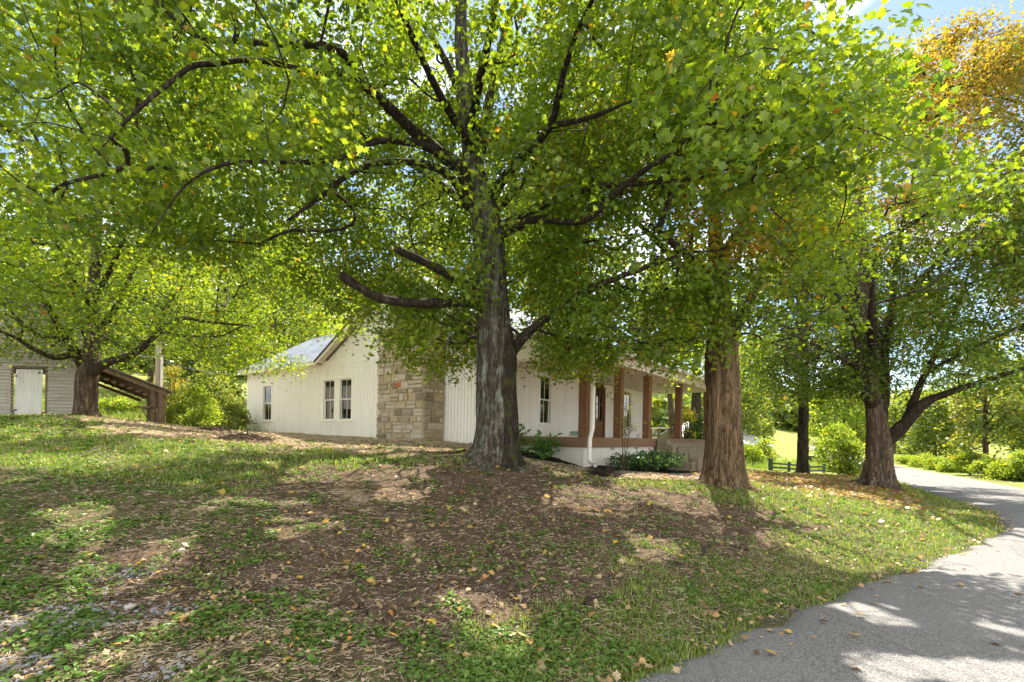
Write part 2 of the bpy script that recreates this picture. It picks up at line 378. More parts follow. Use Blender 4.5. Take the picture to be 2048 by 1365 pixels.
def m_road():
    n = NT('asphalt'); v = n.coord(); fine = n.noise(v, 90, 3, 0.7); big = n.noise(v, 0.9, 5, 0.6); vo = n.voro(v, 120, out='Color')
    sp = n.n('ShaderNodeSeparateColor'); n.l(vo, sp.inputs[0])
    a = n.math('ADD', n.math('MULTIPLY', sp.outputs[0], 0.55), n.math('MULTIPLY', fine, 0.45))
    col = n.ramp(a, [(0.15, (0.06, 0.058, 0.055)), (0.5, (0.15, 0.144, 0.136)), (0.85, (0.32, 0.308, 0.29))])
    col = n.mix(n.ramp(big, [(0.35, 0.0), (0.7, 0.4)]), col, (0.20, 0.192, 0.18))
    ck = n.voro(n.coord(), 0.55, 'DISTANCE_TO_EDGE')
    col = n.mix(n.ramp(n.math('ADD', ck, n.math('MULTIPLY', n.noise(v, 7, 4), 0.03)), [(0.014, 0.35), (0.024, 0.0)]), col, (0.05, 0.05, 0.05))
    col = n.mix(n.ramp(n.attr('edge'), [(0.55, 0.0), (1.0, 0.75)]), col, n.ramp(fine, [(0.3, (0.04, 0.032, 0.025)), (0.7, (0.14, 0.12, 0.10))]))
    pt = n.ramp(n.noise(n.coord(), 0.45, 3, 0.5), [(0.54, 0.0), (0.58, 0.35)]); col = n.mix(pt, col, n.mix(0.5, col, (0.07, 0.07, 0.072)))
    n.principled(col, 0.88, n.bump(a, 0.7, 0.012), 0.25); return n.m
M['road'] = m_road()
Ls = _le[8:]; Ns = _nr[8:]; K = 17; rv = []; re_ = []
P3 = np.stack([Ls[:, 0], Ls[:, 1], 0 * Ls[:, 0]], 1)
wob_l = (fbm(P3 * 2.2, 31, 4) - 0.5) * 0.40 + (fbm(P3 * 9, 32, 3) - .5) * .16; wob_r = (fbm(P3 * 1.4 + 50, 33) - 0.5) * 0.3
for j in range(K):
    t = j / (K - 1); off = wob_l * (1 - t) + (W_LANE + wob_r) * t; q = Ls + Ns * off[:, None]
    crown = 0.03 * (1 - (2 * t - 1) ** 2)
    rv.append(np.stack([q[:, 0], q[:, 1], lane_z(q[:, 1]) + crown - (0.05 if j in (0, K - 1) else 0.0)], 1)); re_.append(np.full(len(q), abs(2 * t - 1) ** 6))
rv = np.stack(rv, 1); m_, k_ = rv.shape[:2]; ii = (np.arange(m_ - 1)[:, None] * k_ + np.arange(k_ - 1)[None]).ravel()
road = mesh_np('road', rv.reshape(-1, 3), [np.stack([ii, ii + 1, ii + k_ + 1, ii + k_], 1)], M['road'], None, {'edge': np.stack(re_, 1).ravel()}, True)
tag(road, 'narrow grey asphalt country lane curving away past the right maple', 'road', kind='structure')
# ------------------------------------------------------------------ building materials
M['white'] = m_plain('white_painted_boards', (0.87, 0.845, 0.79), 0.03, 0.6, 2.2, 0.08, (1, 1, 0.25), 0.25, (0.64, 0.60, 0.52))
M['white_trim'] = m_plain('white_trim_paint', (0.86, 0.83, 0.77), 0.03, 0.5, 3, 0.04)
M['soffit'] = m_plain('soffit_boards', (0.80, 0.74, 0.66), 0.05, 0.6, 3, 0.05)
M['dark_edge'] = m_plain('dark_drip_edge', (0.025, 0.025, 0.028), 0.1, 0.5)
M['foundation'] = m_plain('painted_foundation', (0.70, 0.67, 0.60), 0.10, 0.85, 2.5, 0.3, None, 0.2, (0.42, 0.36, 0.24))
M['brown_wood'] = m_plain('brown_stained_timber', (0.165, 0.078, 0.034), 0.35, 0.6, 5, 0.25, (4, 4, 0.35), 0.25)
M['deck_beam'] = m_plain('brown_painted_band', (0.20, 0.115, 0.070), 0.12, 0.65, 4, 0.15, (0.5, 0.5, 5), 0.2)
M['deck_board'] = m_plain('brown_deck_boards', (0.17, 0.085, 0.05), 0.2, 0.6, 4, 0.2)
M['lamp_disc'] = m_plain('lamp_disc', (0.85, 0.85, 0.82), 0.02, 0.4)
M['curtain'] = m_plain('curtain', (0.62, 0.62, 0.68), 0.1, 0.9, 8, 0.1, (6, 6, 0.4))
M['step_stone'] = m_plain('step_stone', (0.215, 0.18, 0.12), 0.35, 0.9, 6, 0.5)
def m_roof():
    n = NT('galvanised_roof'); v = n.coord(); f = n.noise(v, 1.2, 5)
    n.principled(n.ramp(f, [(0.3, (0.36, 0.385, 0.42)), (0.7, (0.47, 0.495, 0.53))]), 0.5, None, 0.5, 0.25); return n.m
M['roof'] = m_roof()
def m_stone(name, cols):
    n = NT(name); v = n.coord(); f = n.noise(v, 7, 8, 0.75); g = n.noise(v, 40, 4, 0.7)
    c_ = n.ramp(n.attr('tint'), [(i / (len(cols) - 1), q) for i, q in enumerate(cols)])
    c_ = n.mix(n.ramp(f, [(0.35, 0.75), (0.65, 0.0)]), c_, n.mix(0.5, c_, (0.10, 0.085, 0.055)))
    c_ = n.mix(n.ramp(g, [(0.5, 0.0), (0.8, 0.35)]), c_, (0.52, 0.45, 0.33))
    n.principled(c_, 0.92, n.bump(n.math('ADD', f, n.math('MULTIPLY', g, 0.4)), 0.7, 0.03), 0.15); return n.m
M['stone'] = m_stone('chimney_stone', [(0.22, 0.185, 0.135), (0.35, 0.295, 0.21), (0.43, 0.365, 0.26), (0.49, 0.395, 0.245), (0.46, 0.33, 0.17), (0.51, 0.435, 0.32), (0.58, 0.51, 0.40), (0.45, 0.13, 0.05)])
M['mortar'] = m_plain('mortar', (0.42, 0.365, 0.27), 0.15, 0.95, 9, 0.4)
def m_glass():
    n = NT('window_glass'); g = n.n('ShaderNodeBsdfGlossy', Roughness=0.02); tr = n.n('ShaderNodeBsdfTransparent')
    tr.inputs[0].default_value = (0.55, 0.58, 0.57, 1)
    fr = n.n('ShaderNodeFresnel', IOR=1.6); mx = n.n('ShaderNodeMixShader')
    n.l(n.math('ADD', fr.outputs[0], 0.06), mx.inputs[0]); n.l(tr.outputs[0], mx.inputs[1]); n.l(g.outputs[0], mx.inputs[2])
    n.l(mx.outputs[0], n.out.inputs[0]); return n.m
M['glass'] = m_glass()
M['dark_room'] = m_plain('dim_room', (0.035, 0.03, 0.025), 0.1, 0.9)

# ------------------------------------------------------------------ white farmhouse
house = empty('farmhouse', (HC[0], HC[1], 0), HROT)
tag(house, 'white board-sided farmhouse with grey metal roof and wrap-around front porch', 'house')
D = EYE                     # deck level
ZB = 0.9                    # walls start below the soil line
EV = EYE + 3.45             # wall top under the eaves
def yflip(f): return f
def siding(mb, axis, a0, a1, zb, zt, holes, pos, out, pitch=0.165, gap=0.022, th=0.03):
    """vertical boards along local axis 'x' or 'y'; zt is a function of the coordinate; out = sign of the outward direction"""
    a = a0
    while a < a1 - 1e-6:
        b = min(a + pitch, a1); segs = [(zb, None)]
        pieces = [(zb, min(zt(a), zt(b)))]
        top_l, top_r = zt(a), zt(b - gap)
        for (h0, h1, z0, z1) in holes:
            if b - gap > h0 and a < h1:
                new = []
                for (p, q) in pieces:
                    if p < z0: new.append((p, min(q, z0)))
                    if q > z1: new.append((max(p, z1), q))
                pieces = new
        t = random.random()
        for (p, q) in pieces:
            tl, tr_ = (top_l, top_r) if abs(q - min(zt(a), zt(b))) < 1e-6 else (q, q)
            A, B = a, b - gap
            P0, P1 = (pos, pos + out * th)
            if axis == 'x':
                y0, y1 = min(P0, P1), max(P0, P1)
                mb.hexa([(A, y0, p), (B, y0, p), (B, y1, p), (A, y1, p)], [(A, y0, tl), (B, y0, tr_), (B, y1, tr_), (A, y1, tl)], t)
            else:
                x0, x1 = min(P0, P1), max(P0, P1)
                mb.hexa([(x0, A, p), (x1, A, p), (x1, B, p), (x0, B, p)], [(x0, A, tl), (x1, A, tl), (x1, B, tr_), (x0, B, tr_)], t)
        a = b
def wall_with_holes(mb, axis, a0, a1, zb, zt, holes, p0, p1):
    """solid backing wall cut round rectangular openings"""
    cuts = sorted({a0, a1, *[h for q in holes for h in q[:2] if a0 < h < a1]})
    for A, B in zip(cuts[:-1], cuts[1:]):
        hs = [q for q in holes if q[0] < (A + B) / 2 < q[1]]; zz = [(zb, zt)]
        for q in hs: zz = [(zb, q[2]), (q[3], zt)]
        for (p, q) in zz:
            if axis == 'x': mb.box((A, p0, p), (B, p1, q), 0.5)
            else: mb.box((p0, A, p), (p1, B, q), 0.5)
SL = 0.57
GX0, GX1, AP = -10.8, 0.0, -5.4            # gable wall and its apex
APZ = EV + SL * 5.4
gable_z = lambda x: EV + SL * (5.4 - abs(x - AP))
wz0, wz1 = EYE + 0.62, EYE + 2.48          # window openings on the gable side
WIN_G = [(-16.95, -16.05), (-11.06, -10.17), (-9.73, -8.84)]
holes_g = [(a, b, wz0, wz1) for a, b in WIN_G]
FR_Z = EYE + 3.2
w = MB()
siding(w, 'x', -18.8, GX0, ZB, lambda x: FR_Z, holes_g, 0, -1)
siding(w, 'x', GX0, GX1, ZB, lambda x: FR_Z, holes_g, 0, -1)
wall_with_holes(w, 'x', -18.8, GX1, ZB, EV - 0.02, holes_g, 0.002, 0.14)
siding(w, 'x', GX0 + .33, GX1 - .33, FR_Z + .2, lambda x: gable_z(x) - .06, [], 0, -1)
gb = MB(); gb.prism([(GX0, EV - 0.015), (GX1, EV - 0.015), (AP, APZ - 0.03)], 0.001, 0.12, 0.5)
w.add(gb.v, gb.f, 0.5)
WIN_F = [(2.05, 2.78), (9.35, 10.2)]; fz0, fz1 = EYE + 0.50, EYE + 2.32
DOOR = (6.28, 7.32, D, D + 2.5)
holes_f = [(a, b, fz0, fz1) for a, b in WIN_F] + [DOOR]
siding(w, 'y', 0.0, 12.6, ZB, lambda y: EYE + 2.86, holes_f, 0, 1)
wall_with_holes(w, 'y', 0.0, 12.6, ZB, EV - 0.02, holes_f, -0.14, -0.002)
w.box((GX0, 12.46, ZB), (-0.14, 12.6, EV - 0.02), 0.5); w.box((-18.8, 8.0, ZB), (GX0 - 0.15, 8.14, EV - 0.02), 0.5)
w.box((-18.8, 0.14, ZB), (-18.66, 8.0, EV - 0.02), 0.5); w.box((GX0 - 0.14, 8.2, ZB), (GX0, 12.4, EV - 0.02), 0.5)
wall = w.build('wall', M['white'], house)
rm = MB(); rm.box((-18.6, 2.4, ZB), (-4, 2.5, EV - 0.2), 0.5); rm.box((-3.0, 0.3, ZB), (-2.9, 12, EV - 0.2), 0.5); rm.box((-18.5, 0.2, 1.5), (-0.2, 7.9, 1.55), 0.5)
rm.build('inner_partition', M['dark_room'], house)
tr = MB()
tr.box((-18.83, -0.045, ZB), (-18.70, 0.0, EV), 0.5); tr.box((-0.13, -0.045, ZB), (0.045, -0.024, EV), 0.5); tr.box((0.024, -0.022, ZB), (0.045, 0.13, EV), 0.5)
tr.box((-18.68, -0.042, FR_Z), (-0.14, 0.0, FR_Z + 0.2), 0.5)       # frieze board
tr.box((-18.68, -0.03, ZB + 0.45), (-0.14, -0.0225, EYE - 0.02), 0.5) if False else None
tr.build('corner_and_frieze_trim', M['white_trim'], house)
def window(name_, axis, a0, a1, z0, z1, pos, out, curtain=False, casing=0.11, muntin=True):
    """frame with sill, sashes and glass"""
    fr = MB(); sh = MB(); gl = MB()
    def bx(mb, A, B, p, q, d0, d1, t=0.5):
        u0, u1 = pos + out * d0, pos + out * d1
        if axis == 'x': mb.box((A, u0, p), (B, u1, q), t)
        else: mb.box((u0, A, p), (u1, B, q), t)
    bx(fr, a0 - casing, a0, z0 - 0.02, z1, -0.13, 0.05); bx(fr, a1, a1 + casing, z0 - 0.02, z1, -0.13, 0.05)
    bx(fr, a0 - casing - 0.03, a1 + casing + 0.03, z1, z1 + 0.13, -0.12, 0.058)
    o = fr.build('window', M['white_trim'], house)
    si = MB(); bx(si, a0 - casing - 0.05, a1 + casing + 0.05, z0 - 0.075, z0 - 0.02, -0.1, 0.10); bx(si, a0 - casing, a1 + casing, z0 - 0.19, z0 - 0.075, 0.0, 0.045)
    si.build('sill', M['white_trim'], o)
    zm = z0 + (z1 - z0) * 0.5
    for (p, q, d) in ((z0 - 0.018, zm + 0.025, -0.075), (zm - 0.025, z1, -0.04)):
        bx(sh, a0 + .001, a0 + 0.045, p, q, d, d + 0.03); bx(sh, a1 - 0.045, a1 - .001, p, q, d, d + 0.03)
        bx(sh, a0 + 0.046, a1 - 0.046, p, p + 0.05, d, d + 0.03); bx(sh, a0 + 0.046, a1 - 0.046, q - 0.045, q, d, d + 0.03)
        m_ = (a0 + a1) / 2
        if muntin: bx(sh, m_ - 0.011, m_ + 0.011, p + 0.051, q - 0.046, d + 0.004, d + 0.026)
    sh.build('sash', M['white_trim'], o)
    bx(gl, a0 + 0.04, a1 - 0.04, z0, zm, -0.062, -0.058); bx(gl, a0 + 0.04, a1 - 0.04, zm, z1 - 0.02, -0.027, -0.023)
    gl.build('pane', M['glass'], o)
    if curtain:
        cu = MB(); k = 26
        for i in range(k):
            A = a0 + (a1 - a0) * i / k; B = a0 + (a1 - a0) * (i + 1) / k; d = -0.15 - 0.025 * math.sin(i * 1.5)
            bx(cu, A, B, z0, z0 + 0.92, d, d - 0.008, 0.4 + 0.3 * (i % 2))
            bx(cu, A, B, z0 + 0.98 + 0.25 * abs(math.sin(i * .45)), z1 - 0.3, d, d - 0.008, 0.4 + 0.3 * (i % 2))
        cu.build('curtain', M['curtain'], o)
    return o
window('w', 'x', -16.95, -16.05, wz0, wz1, 0, -1, True, 0.10)
window('w', 'x', -11.06, -10.17, wz0, wz1, 0, -1, False, 0.21)
window('w', 'x', -9.73, -8.84, wz0, wz1, 0, -1, False, 0.21)
window('w', 'y', 2.05, 2.78, fz0, fz1, 0, 1, False, 0.11)
window('w', 'y', 9.35, 10.2, fz0, fz1, 0, 1, False, 0.11)
# arched front door
dm = (DOOR[0] + DOOR[1]) / 2; hw = (DOOR[1] - DOOR[0]) / 2; arcz = D + 2.5 - hw
def arch(r, n=14): return [(dm + r * math.cos(math.pi * i / n), arcz + r * 0.98 * math.sin(math.pi * i / n)) for i in range(n + 1)]
df = MB(); oa, ia = arch(hw + 0.0), arch(hw - 0.11)
for i in range(14):
    (y0, z0), (y1, z1) = oa[i], oa[i + 1]; (Y0, Z0), (Y1, Z1) = ia[i], ia[i + 1]
    df.hexa([(-0.10, y0, z0), (-0.10, y1, z1), (-0.10, Y1, Z1), (-0.10, Y0, Z0)], [(0.07, y0, z0), (0.07, y1, z1), (0.07, Y1, Z1), (0.07, Y0, Z0)], 0.3)
df.box((-0.10, DOOR[0], D), (0.07, DOOR[0] + 0.11, arcz), 0.3); df.box((-0.10, DOOR[1] - 0.11, D), (0.07, DOOR[1], arcz), 0.3)
door = df.build('door', M['brown_wood'], house)
dl = MB(); r2 = arch(hw - 0.12)
def stile(y0, y1, z0, z1, t=0.6): dl.box((-0.03, y0, z0), (0.02, y1, z1), t)
stile(DOOR[0] + .115, DOOR[0] + .23, D + .03, arcz); stile(DOOR[1] - .23, DOOR[1] - .115, D + .03, arcz); stile(dm - .035, dm + .035, D + .75, arcz + .2)
stile(DOOR[0] + .23, DOOR[1] - .23, D + .03, D + .75); stile(DOOR[0] + .231, DOOR[1] - .231, arcz - 0.5, arcz - 0.45)
ia2 = arch(hw - 0.24)
for i in range(14):
    (y0, z0), (y1, z1) = r2[i], r2[i + 1]; (Y0, Z0), (Y1, Z1) = ia2[i], ia2[i + 1]
    dl.hexa([(-0.03, y0, z0), (-0.03, y1, z1), (-0.03, Y1, Z1), (-0.03, Y0, Z0)], [(0.02, y0, z0), (0.02, y1, z1), (0.02, Y1, Z1), (0.02, Y0, Z0)], 0.6)
dl.build('door_leaf', M['brown_wood'], door)
dp = MB(); dp.prism([(0, 0)], 0, 0) if False else None
dp.box((-0.012, DOOR[0] + .22, D + .74), (-0.006, DOOR[1] - .22, arcz), 0.5)
dp.hexa([(-0.012, DOOR[0] + .22, arcz), (-0.006, DOOR[0] + .22, arcz), (-0.006, DOOR[1] - .22, arcz), (-0.012, DOOR[1] - .22, arcz)],
        [(-0.012, dm - .15, arcz + .24), (-0.006, dm - .15, arcz + .24), (-0.006, dm + .15, arcz + .24), (-0.012, dm + .15, arcz + .24)])
dp.build('pane', M['glass'], door)
dh = MB(); dh.tube([(0.03, DOOR[0] + .17, D + 1.0), (0.075, DOOR[0] + .17, D + 1.02), (0.075, DOOR[0] + .17, D + 1.18), (0.03, DOOR[0] + .17, D + 1.2)], 0.01, 6); dh.build('handle', M['dark_edge'], door)

# roofs: standing ribs on sheet metal
def roof_plane(mb, p00, p10, p11, p01, n_ribs, th=0.05):
    """p00-p10 is the eave, p01-p11 the ridge"""
    p00, p10, p11, p01 = [np.array(q, float) for q in (p00, p10, p11, p01)]
    mb.slab([p00, p10, p11, p01], th, 0.5)
    nrm = np.cross(p10 - p00, p01 - p00); nrm /= np.linalg.norm(nrm); e = (p10 - p00) / np.linalg.norm(p10 - p00)
    for i in range(n_ribs + 1):
        t = (i + 0.02) / (n_ribs + .04); a = p00 + (p10 - p00) * t; b = p01 + (p11 - p01) * t; w_ = e * 0.018
        mb.hexa([a - w_ - nrm * .01, a + w_ - nrm * .01, b + w_ - nrm * .01, b - w_ - nrm * .01], [a - w_ * .6 + nrm * .028, a + w_ * .6 + nrm * .028, b + w_ * .6 + nrm * .028, b - w_ * .6 + nrm * .028], 0.5)
OV = 0.45; RT = 0.14
rf = MB()
ez = EV - SL * OV + RT + 0.05
roof_plane(rf, (-19.2, -OV, ez), (-11.26, -OV, ez), (-11.26, 4.0, ez + SL * (4 + OV)), (-19.2, 4.0, ez + SL * (4 + OV)), 34)
roof_plane(rf, (-11.255, .16, ez + SL * (.16 + OV)), (-7.0, .16, ez + SL * (.16 + OV)), (-7.0, 4.0, ez + SL * (4 + OV)), (-11.255, 4.0, ez + SL * (4 + OV)), 17)
roof_plane(rf, (-7.0, 8.6, ez), (-19.2, 8.6, ez), (-19.2, 4.004, ez + SL * (4.596)), (-7.0, 4.004, ez + SL * 4.596), 50)
rz = ez + SL * (5.4 + OV) + 0.006
roof_plane(rf, (-11.25, 13.05, ez + .006), (-11.25, -OV, ez + .006), (AP, -OV, rz), (AP, 13.05, rz), 56)
roof_plane(rf, (0.4, -OV, ez + .05), (0.4, 13.05, ez + .05), (AP + .004, 13.05, rz), (AP + .004, -OV, rz), 56)
rf.build('roof', M['roof'], house)
PZ0 = EYE + 2.86                     # porch roof, lower slope
pr = MB(); roof_plane(pr, (3.62, -0.5, PZ0 - .02), (3.62, 13.05, PZ0 - .02), (-0.3, 13.05, PZ0 + 0.66), (-0.3, -0.5, PZ0 + 0.66), 56)
pr.build('porch_roof', M['roof'], house)
sf = MB()   # soffits and fascias
sf.box((-19.15, -OV + .03, EV - SL * OV + 0.02), (-11.25, -0.051, EV - SL * OV + 0.05), 0.5)
sf.box((-19.15, -OV, EV - SL * OV + 0.0), (-11.25, -OV + .028, EV - SL * OV + .15), 0.5)
def rake(x0, x1, y0, y1, zoff, th):
    z0 = ez + SL * (x0 + 11.25) if x0 < AP + 1e-6 and x1 <= AP + 1e-6 else rz - SL * (x0 - AP)
    z1 = ez + SL * (x1 + 11.25) if x0 < AP + 1e-6 and x1 <= AP + 1e-6 else rz - SL * (x1 - AP)
    sf.hexa([(x0, y0, z0 - zoff - th), (x1, y0, z1 - zoff - th), (x1, y1, z1 - zoff - th), (x0, y1, z0 - zoff - th)],
            [(x0, y0, z0 - zoff), (x1, y0, z1 - zoff), (x1, y1, z1 - zoff), (x0, y1, z0 - zoff)], 0.5)
rake(-11.2, AP, -OV + .03, -0.052, 0.07, 0.03); rake(AP, 0.38, -OV + .03, -0.052, 0.07, 0.03)
rake(-11.2, AP, -OV, -OV + .028, 0.062, 0.17); rake(AP, 0.38, -OV, -OV + .028, 0.062, 0.17)
sf.build('soffit', M['soffit'], house)
sf = MB(); rake(-11.24, AP, -OV - .03, -OV - .002, -0.012, 0.10); rake(AP, 0.38, -OV - .03, -OV - .002, -0.012, 0.10)
sf.build('drip_edge', M['dark_edge'], house)
# porch
PX = 3.1
dk = MB()
for i in range(22):
    dk.box((0.05 + i * 0.14, 0.02, D - 0.04), (0.05 + i * 0.14 + 0.134, 13.1, D), random.random())
dk.build('porch_deck', M['deck_board'], house)
bm_ = MB(); bm_.box((0.05, -0.03, D - 0.31), (PX - .002, 0.018, D + 0.005), 0.5); bm_.box((PX, -0.03, D - 0.31), (PX + .045, 13.1, D + 0.006), 0.6)
bm_.box((0.1, 0.03, D - 0.30), (PX - .01, 13.0, D - .2), 0.5)
bm_.build('deck_band', M['deck_beam'], house)
fn = MB(); fn.box((0.06, 0.06, -0.4), (PX - .06, 0.16, D - 0.31), 0.5); fn.box((PX - .16, 0.165, -0.4), (PX - .06, 6.0, D - 0.31), 0.5)
fo = fn.build('foundation', M['foundation'], house)
vt = MB()
for y_ in (3.9, 4.0, 4.1, 1.9, 2.0, 2.1):
    vt = MB(); vt.box((PX - .058, y_, D - .42), (PX - .05, y_ + .035, D - .33), 0.3); vt.build('vent_slot', M['dark_edge'], fo)
cl = MB(); cz = EYE + 2.43
cl.box((0.03, -0.3, cz), (3.35, 13.0, cz + .03), 0.5)
cl.box((3.352, -0.35, cz - .01), (3.40, 13.02, PZ0 - .03), 0.5)
cl.hexa([(0.05, -0.36, cz + .032), (3.35, -0.36, cz + .032), (3.35, -0.31, cz + .032), (0.05, -0.31, cz + .032)], [(0.05, -0.36, PZ0 + .50), (3.35, -0.36, PZ0 - .05), (3.35, -0.31, PZ0 - .05), (0.05, -0.31, PZ0 + .50)], 0.5)
cl.build('porch_ceiling', M['soffit'], house)
for y_ in (3.1, 6.1, 9.0):
    q = MB(); q.tube([(1.7, y_, cz - .012), (1.7, y_, cz - .002)], 0.10, 16); q.build('ceiling_light', M['lamp_disc'], house)
for y_ in (0.2, 2.62, 5.15, 8.7, 12.95):
    q = MB(); q.box((PX - .27, y_ - .135, D + .001), (PX - .0, y_ + .135, cz - .001), random.random()); q.build('porch_post', M['brown_wood'], house, 0.012)
# stone chimney (stands against the gable wall and is part of the house)
ch = MB()
def course(face, a0, a1, z0, z1, pos):
    a = a0
    while a < a1 - 1e-4:
        L = random.uniform(0.2, 0.62); b = a + L
        if a1 - b < 0.24: b = a1
        t = random.choice([.05, .2, .3, .4, .5, .65, .72, .8, .85, .9]); t = min(0.85, max(0, t + random.uniform(-.06, .06)))
        pr_ = random.uniform(0.025, 0.085); g = 0.016
        zs = [z0] if random.random() < .75 or z1 - z0 < .26 else [z0, (z0 + z1) / 2 + random.uniform(-.05, .05)]
        for i_, p in enumerate(zs):
            q = zs[i_ + 1] if i_ + 1 < len(zs) else z1
            j = lambda: random.uniform(-.012, .012)
            A0, A1, Z0, Z1 = a + g, b - g, p + g, q - g
            if face == 'front':
                back = [(A0, pos + .02, Z0), (A1, pos + .02, Z0), (A1, pos + .02, Z1), (A0, pos + .02, Z1)]
                fr_ = [(A0 + .015 + j(), pos - pr_ + j(), Z0 + .015 + j()), (A1 - .015 + j(), pos - pr_ + j(), Z0 + .015 + j()), (A1 - .015 + j(), pos - pr_ + j(), Z1 - .015 + j()), (A0 + .015 + j(), pos - pr_ + j(), Z1 - .015 + j())]
                ch.add(back + fr_, [(0, 1, 5, 4), (1, 2, 6, 5), (2, 3, 7, 6), (3, 0, 4, 7), (4, 5, 6, 7)], t)
            else:
                back = [(pos - .02, A0, Z0), (pos - .02, A1, Z0), (pos - .02, A1, Z1), (pos - .02, A0, Z1)]
                fr_ = [(pos + pr_ + j(), A0 + .015 + j(), Z0 + .015 + j()), (pos + pr_ + j(), A1 - .015 + j(), Z0 + .015 + j()), (pos + pr_ + j(), A1 - .015 + j(), Z1 - .015 + j()), (pos + pr_ + j(), A0 + .015 + j(), Z1 - .015 + j())]
                ch.add(back + fr_, [(0, 1, 5, 4), (1, 2, 6, 5), (2, 3, 7, 6), (3, 0, 4, 7), (4, 5, 6, 7)], t)
        a = b
CX0, CX1, CD = -5.55, -2.95, 1.1
z = 0.75
while z < 7.1:
    h_ = random.uniform(0.13, 0.31)
    x0, x1, dd = (CX0, CX1, CD) if z < 5.6 else (-5.0, -3.5, 0.8)
    course('front', x0, x1, z, z + h_, -dd); course('side', -dd, -0.06, z, z + h_, x1); z += h_
ch.add([(-4.45, -CD - .045, 3.36), (-4.12, -CD - .05, 3.36), (-4.12, -CD - .05, 3.54), (-4.45, -CD - .045, 3.54), (-4.45, -CD, 3.36), (-4.12, -CD, 3.36), (-4.12, -CD, 3.54), (-4.45, -CD, 3.54)],
       [(0, 1, 2, 3), (4, 5, 1, 0), (5, 6, 2, 1), (6, 7, 3, 2), (7, 4, 0, 3)], 1.0)
chim = ch.build('chimney', M['stone'], house)
mo = MB(); mo.box((CX0 + .01, -CD, 0.7), (CX1 - .003, -0.055, 5.62), 0.5); mo.box((-5.0, -0.8, 5.62), (-3.503, -0.04, 7.3), 0.5); mo.box((-5.06, -0.88, 7.3), (-3.44, -.04, 7.42), 0.5)
mo.build('mortar_core', M['mortar'], chim)
# downspout in front of the corner post
dsx, dsy = 3.47, -0.13
ds = MB()
zg = 0.78
pts = [(dsx - .02, dsy, PZ0 - .05), (dsx - .02, dsy, D + 0.32), (dsx - .02, dsy, D + .28), (dsx - .07, dsy - .02, D + .05), (dsx - .09, dsy - .03, D - .02), (dsx - .10, dsy - .03, zg + .22), (dsx - .06, dsy - .05, zg + .10), (dsx + .22, dsy - .25, zg + .0)]
ds.tube(pts, 0.062, 8); dso = ds.build('downspout', M['white_trim'], house, 0, True)
gt = MB(); gt.box((3.63, -0.5, PZ0 - .16), (3.75, 13.0, PZ0 - .045), 0.5); gt.build('gutter', M['white_trim'], house)

# stone steps up to the porch
stp = empty('stone_steps', tuple(np.r_[HC + HA * 3.6 + HB * 8.0, 0.0]), HROT)
tag(stp, 'worn tan stone block steps leading up to the porch deck', 'steps')
for k in range(4):
    z1 = D - 0.16 - 0.20 * k; x1 = -0.43 + 0.33 * (k + 1)
    q = MB(); y = -2.0 + 0.35 * (k if k < 3 else 2)
    while y < 3.3:
        L = random.uniform(0.7, 1.5); L = min(L, 3.4 - y)
        q.box((-0.43 if k == 0 else -0.43 + .33 * k + .004, y, z1 - 0.5), (x1 + random.uniform(-.02, .02), y + L - .012, z1 + random.uniform(-.012, .012)), random.random()); y += L
    q.build('step', M['step_stone'], stp, 0.018)
for zz0, zz1, xs in ((0.1, .72, (-.42, .35, 1.0)), (.725, 1.05, (-.42, .1, .7)), (1.055, 1.36, (-.42, .25)), (1.365, D - .03, (-.42, .02))):
    for xa_, xb_ in zip(xs[:-1], xs[1:]):
        q = MB(); q.box((xa_ + .006, -2.36 + random.uniform(-.03, .03), zz0), (xb_ - .006, -2.02, zz1), random.random()); q.build('side_block', M['step_stone'], stp, 0.02)
# ------------------------------------------------------------------ weathered shed on the left
M['old_white'] = m_plain('weathered_white_clapboard', (0.40, 0.365, 0.30), 0.28, 0.85, 5, 0.3, (0.25, 1, 5), 0.1, (0.17, 0.13, 0.09))
M['old_wood'] = m_plain('weathered_timber', (0.16, 0.115, 0.075), 0.4, 0.9, 6, 0.5, (1, 1, 1), 0.1, (0.05, 0.035, 0.025))
M['old_door'] = m_plain('peeling_white_door', (0.66, 0.645, 0.60), 0.12, 0.8, 4, 0.2, (5, 1, 0.3), 0.15, (0.30, 0.27, 0.23))
M['rust_roof'] = m_plain('old_tin_roof', (0.24, 0.22, 0.20), 0.3, 0.6, 3, 0.2, None, 0.3, (0.16, 0.09, 0.05))
SY = 20.0
shed = empty('wooden_shed', (0, SY, 0)); tag(shed, 'old weathered white clapboard shed with lean-to on its right side', 'shed')
xl, xr = -24.6, -16.6; dx0, dx1 = at(27, 800, SY)[0], at(90, 800, SY)[0]; dzt = at(60, 737, SY)[2]; zg = at(60, 835, SY)[2] - 0.25
cb = MB(); zz = zg; 
xa = (xl + xr) / 2
while zz < zg + 6.8:
    z1 = zz + 0.135
    half = 4.0 if zz < zg + 3.7 else 4.0 - (zz - zg - 3.7) / 0.45
    if half < 0.2: break
    spans = [(xa - half, xa + half)]
    if zz < dzt - .02: spans = [(xl, dx0), (dx1, xr)]
    for a, b in spans:
        cuts = [a] + sorted(random.uniform(a, b) for _ in range(max(0, int((b - a) / 2.8)))) + [b]
        for p, q in zip(cuts[:-1], cuts[1:]):
            t = random.random(); s0, s1 = random.uniform(-.012, .012), random.uniform(-.012, .012)
            cb.hexa([(p + .002, -0.055, zz + s0 - .01), (q - .002, -0.055, zz + s1 - .01), (q - .002, 0.0, zz - .01), (p + .002, 0.0, zz - .01)],
                    [(p + .002, -0.010, z1), (q - .002, -0.010, z1), (q - .002, 0.0, z1), (p + .002, 0.0, z1)], t)
    zz = z1
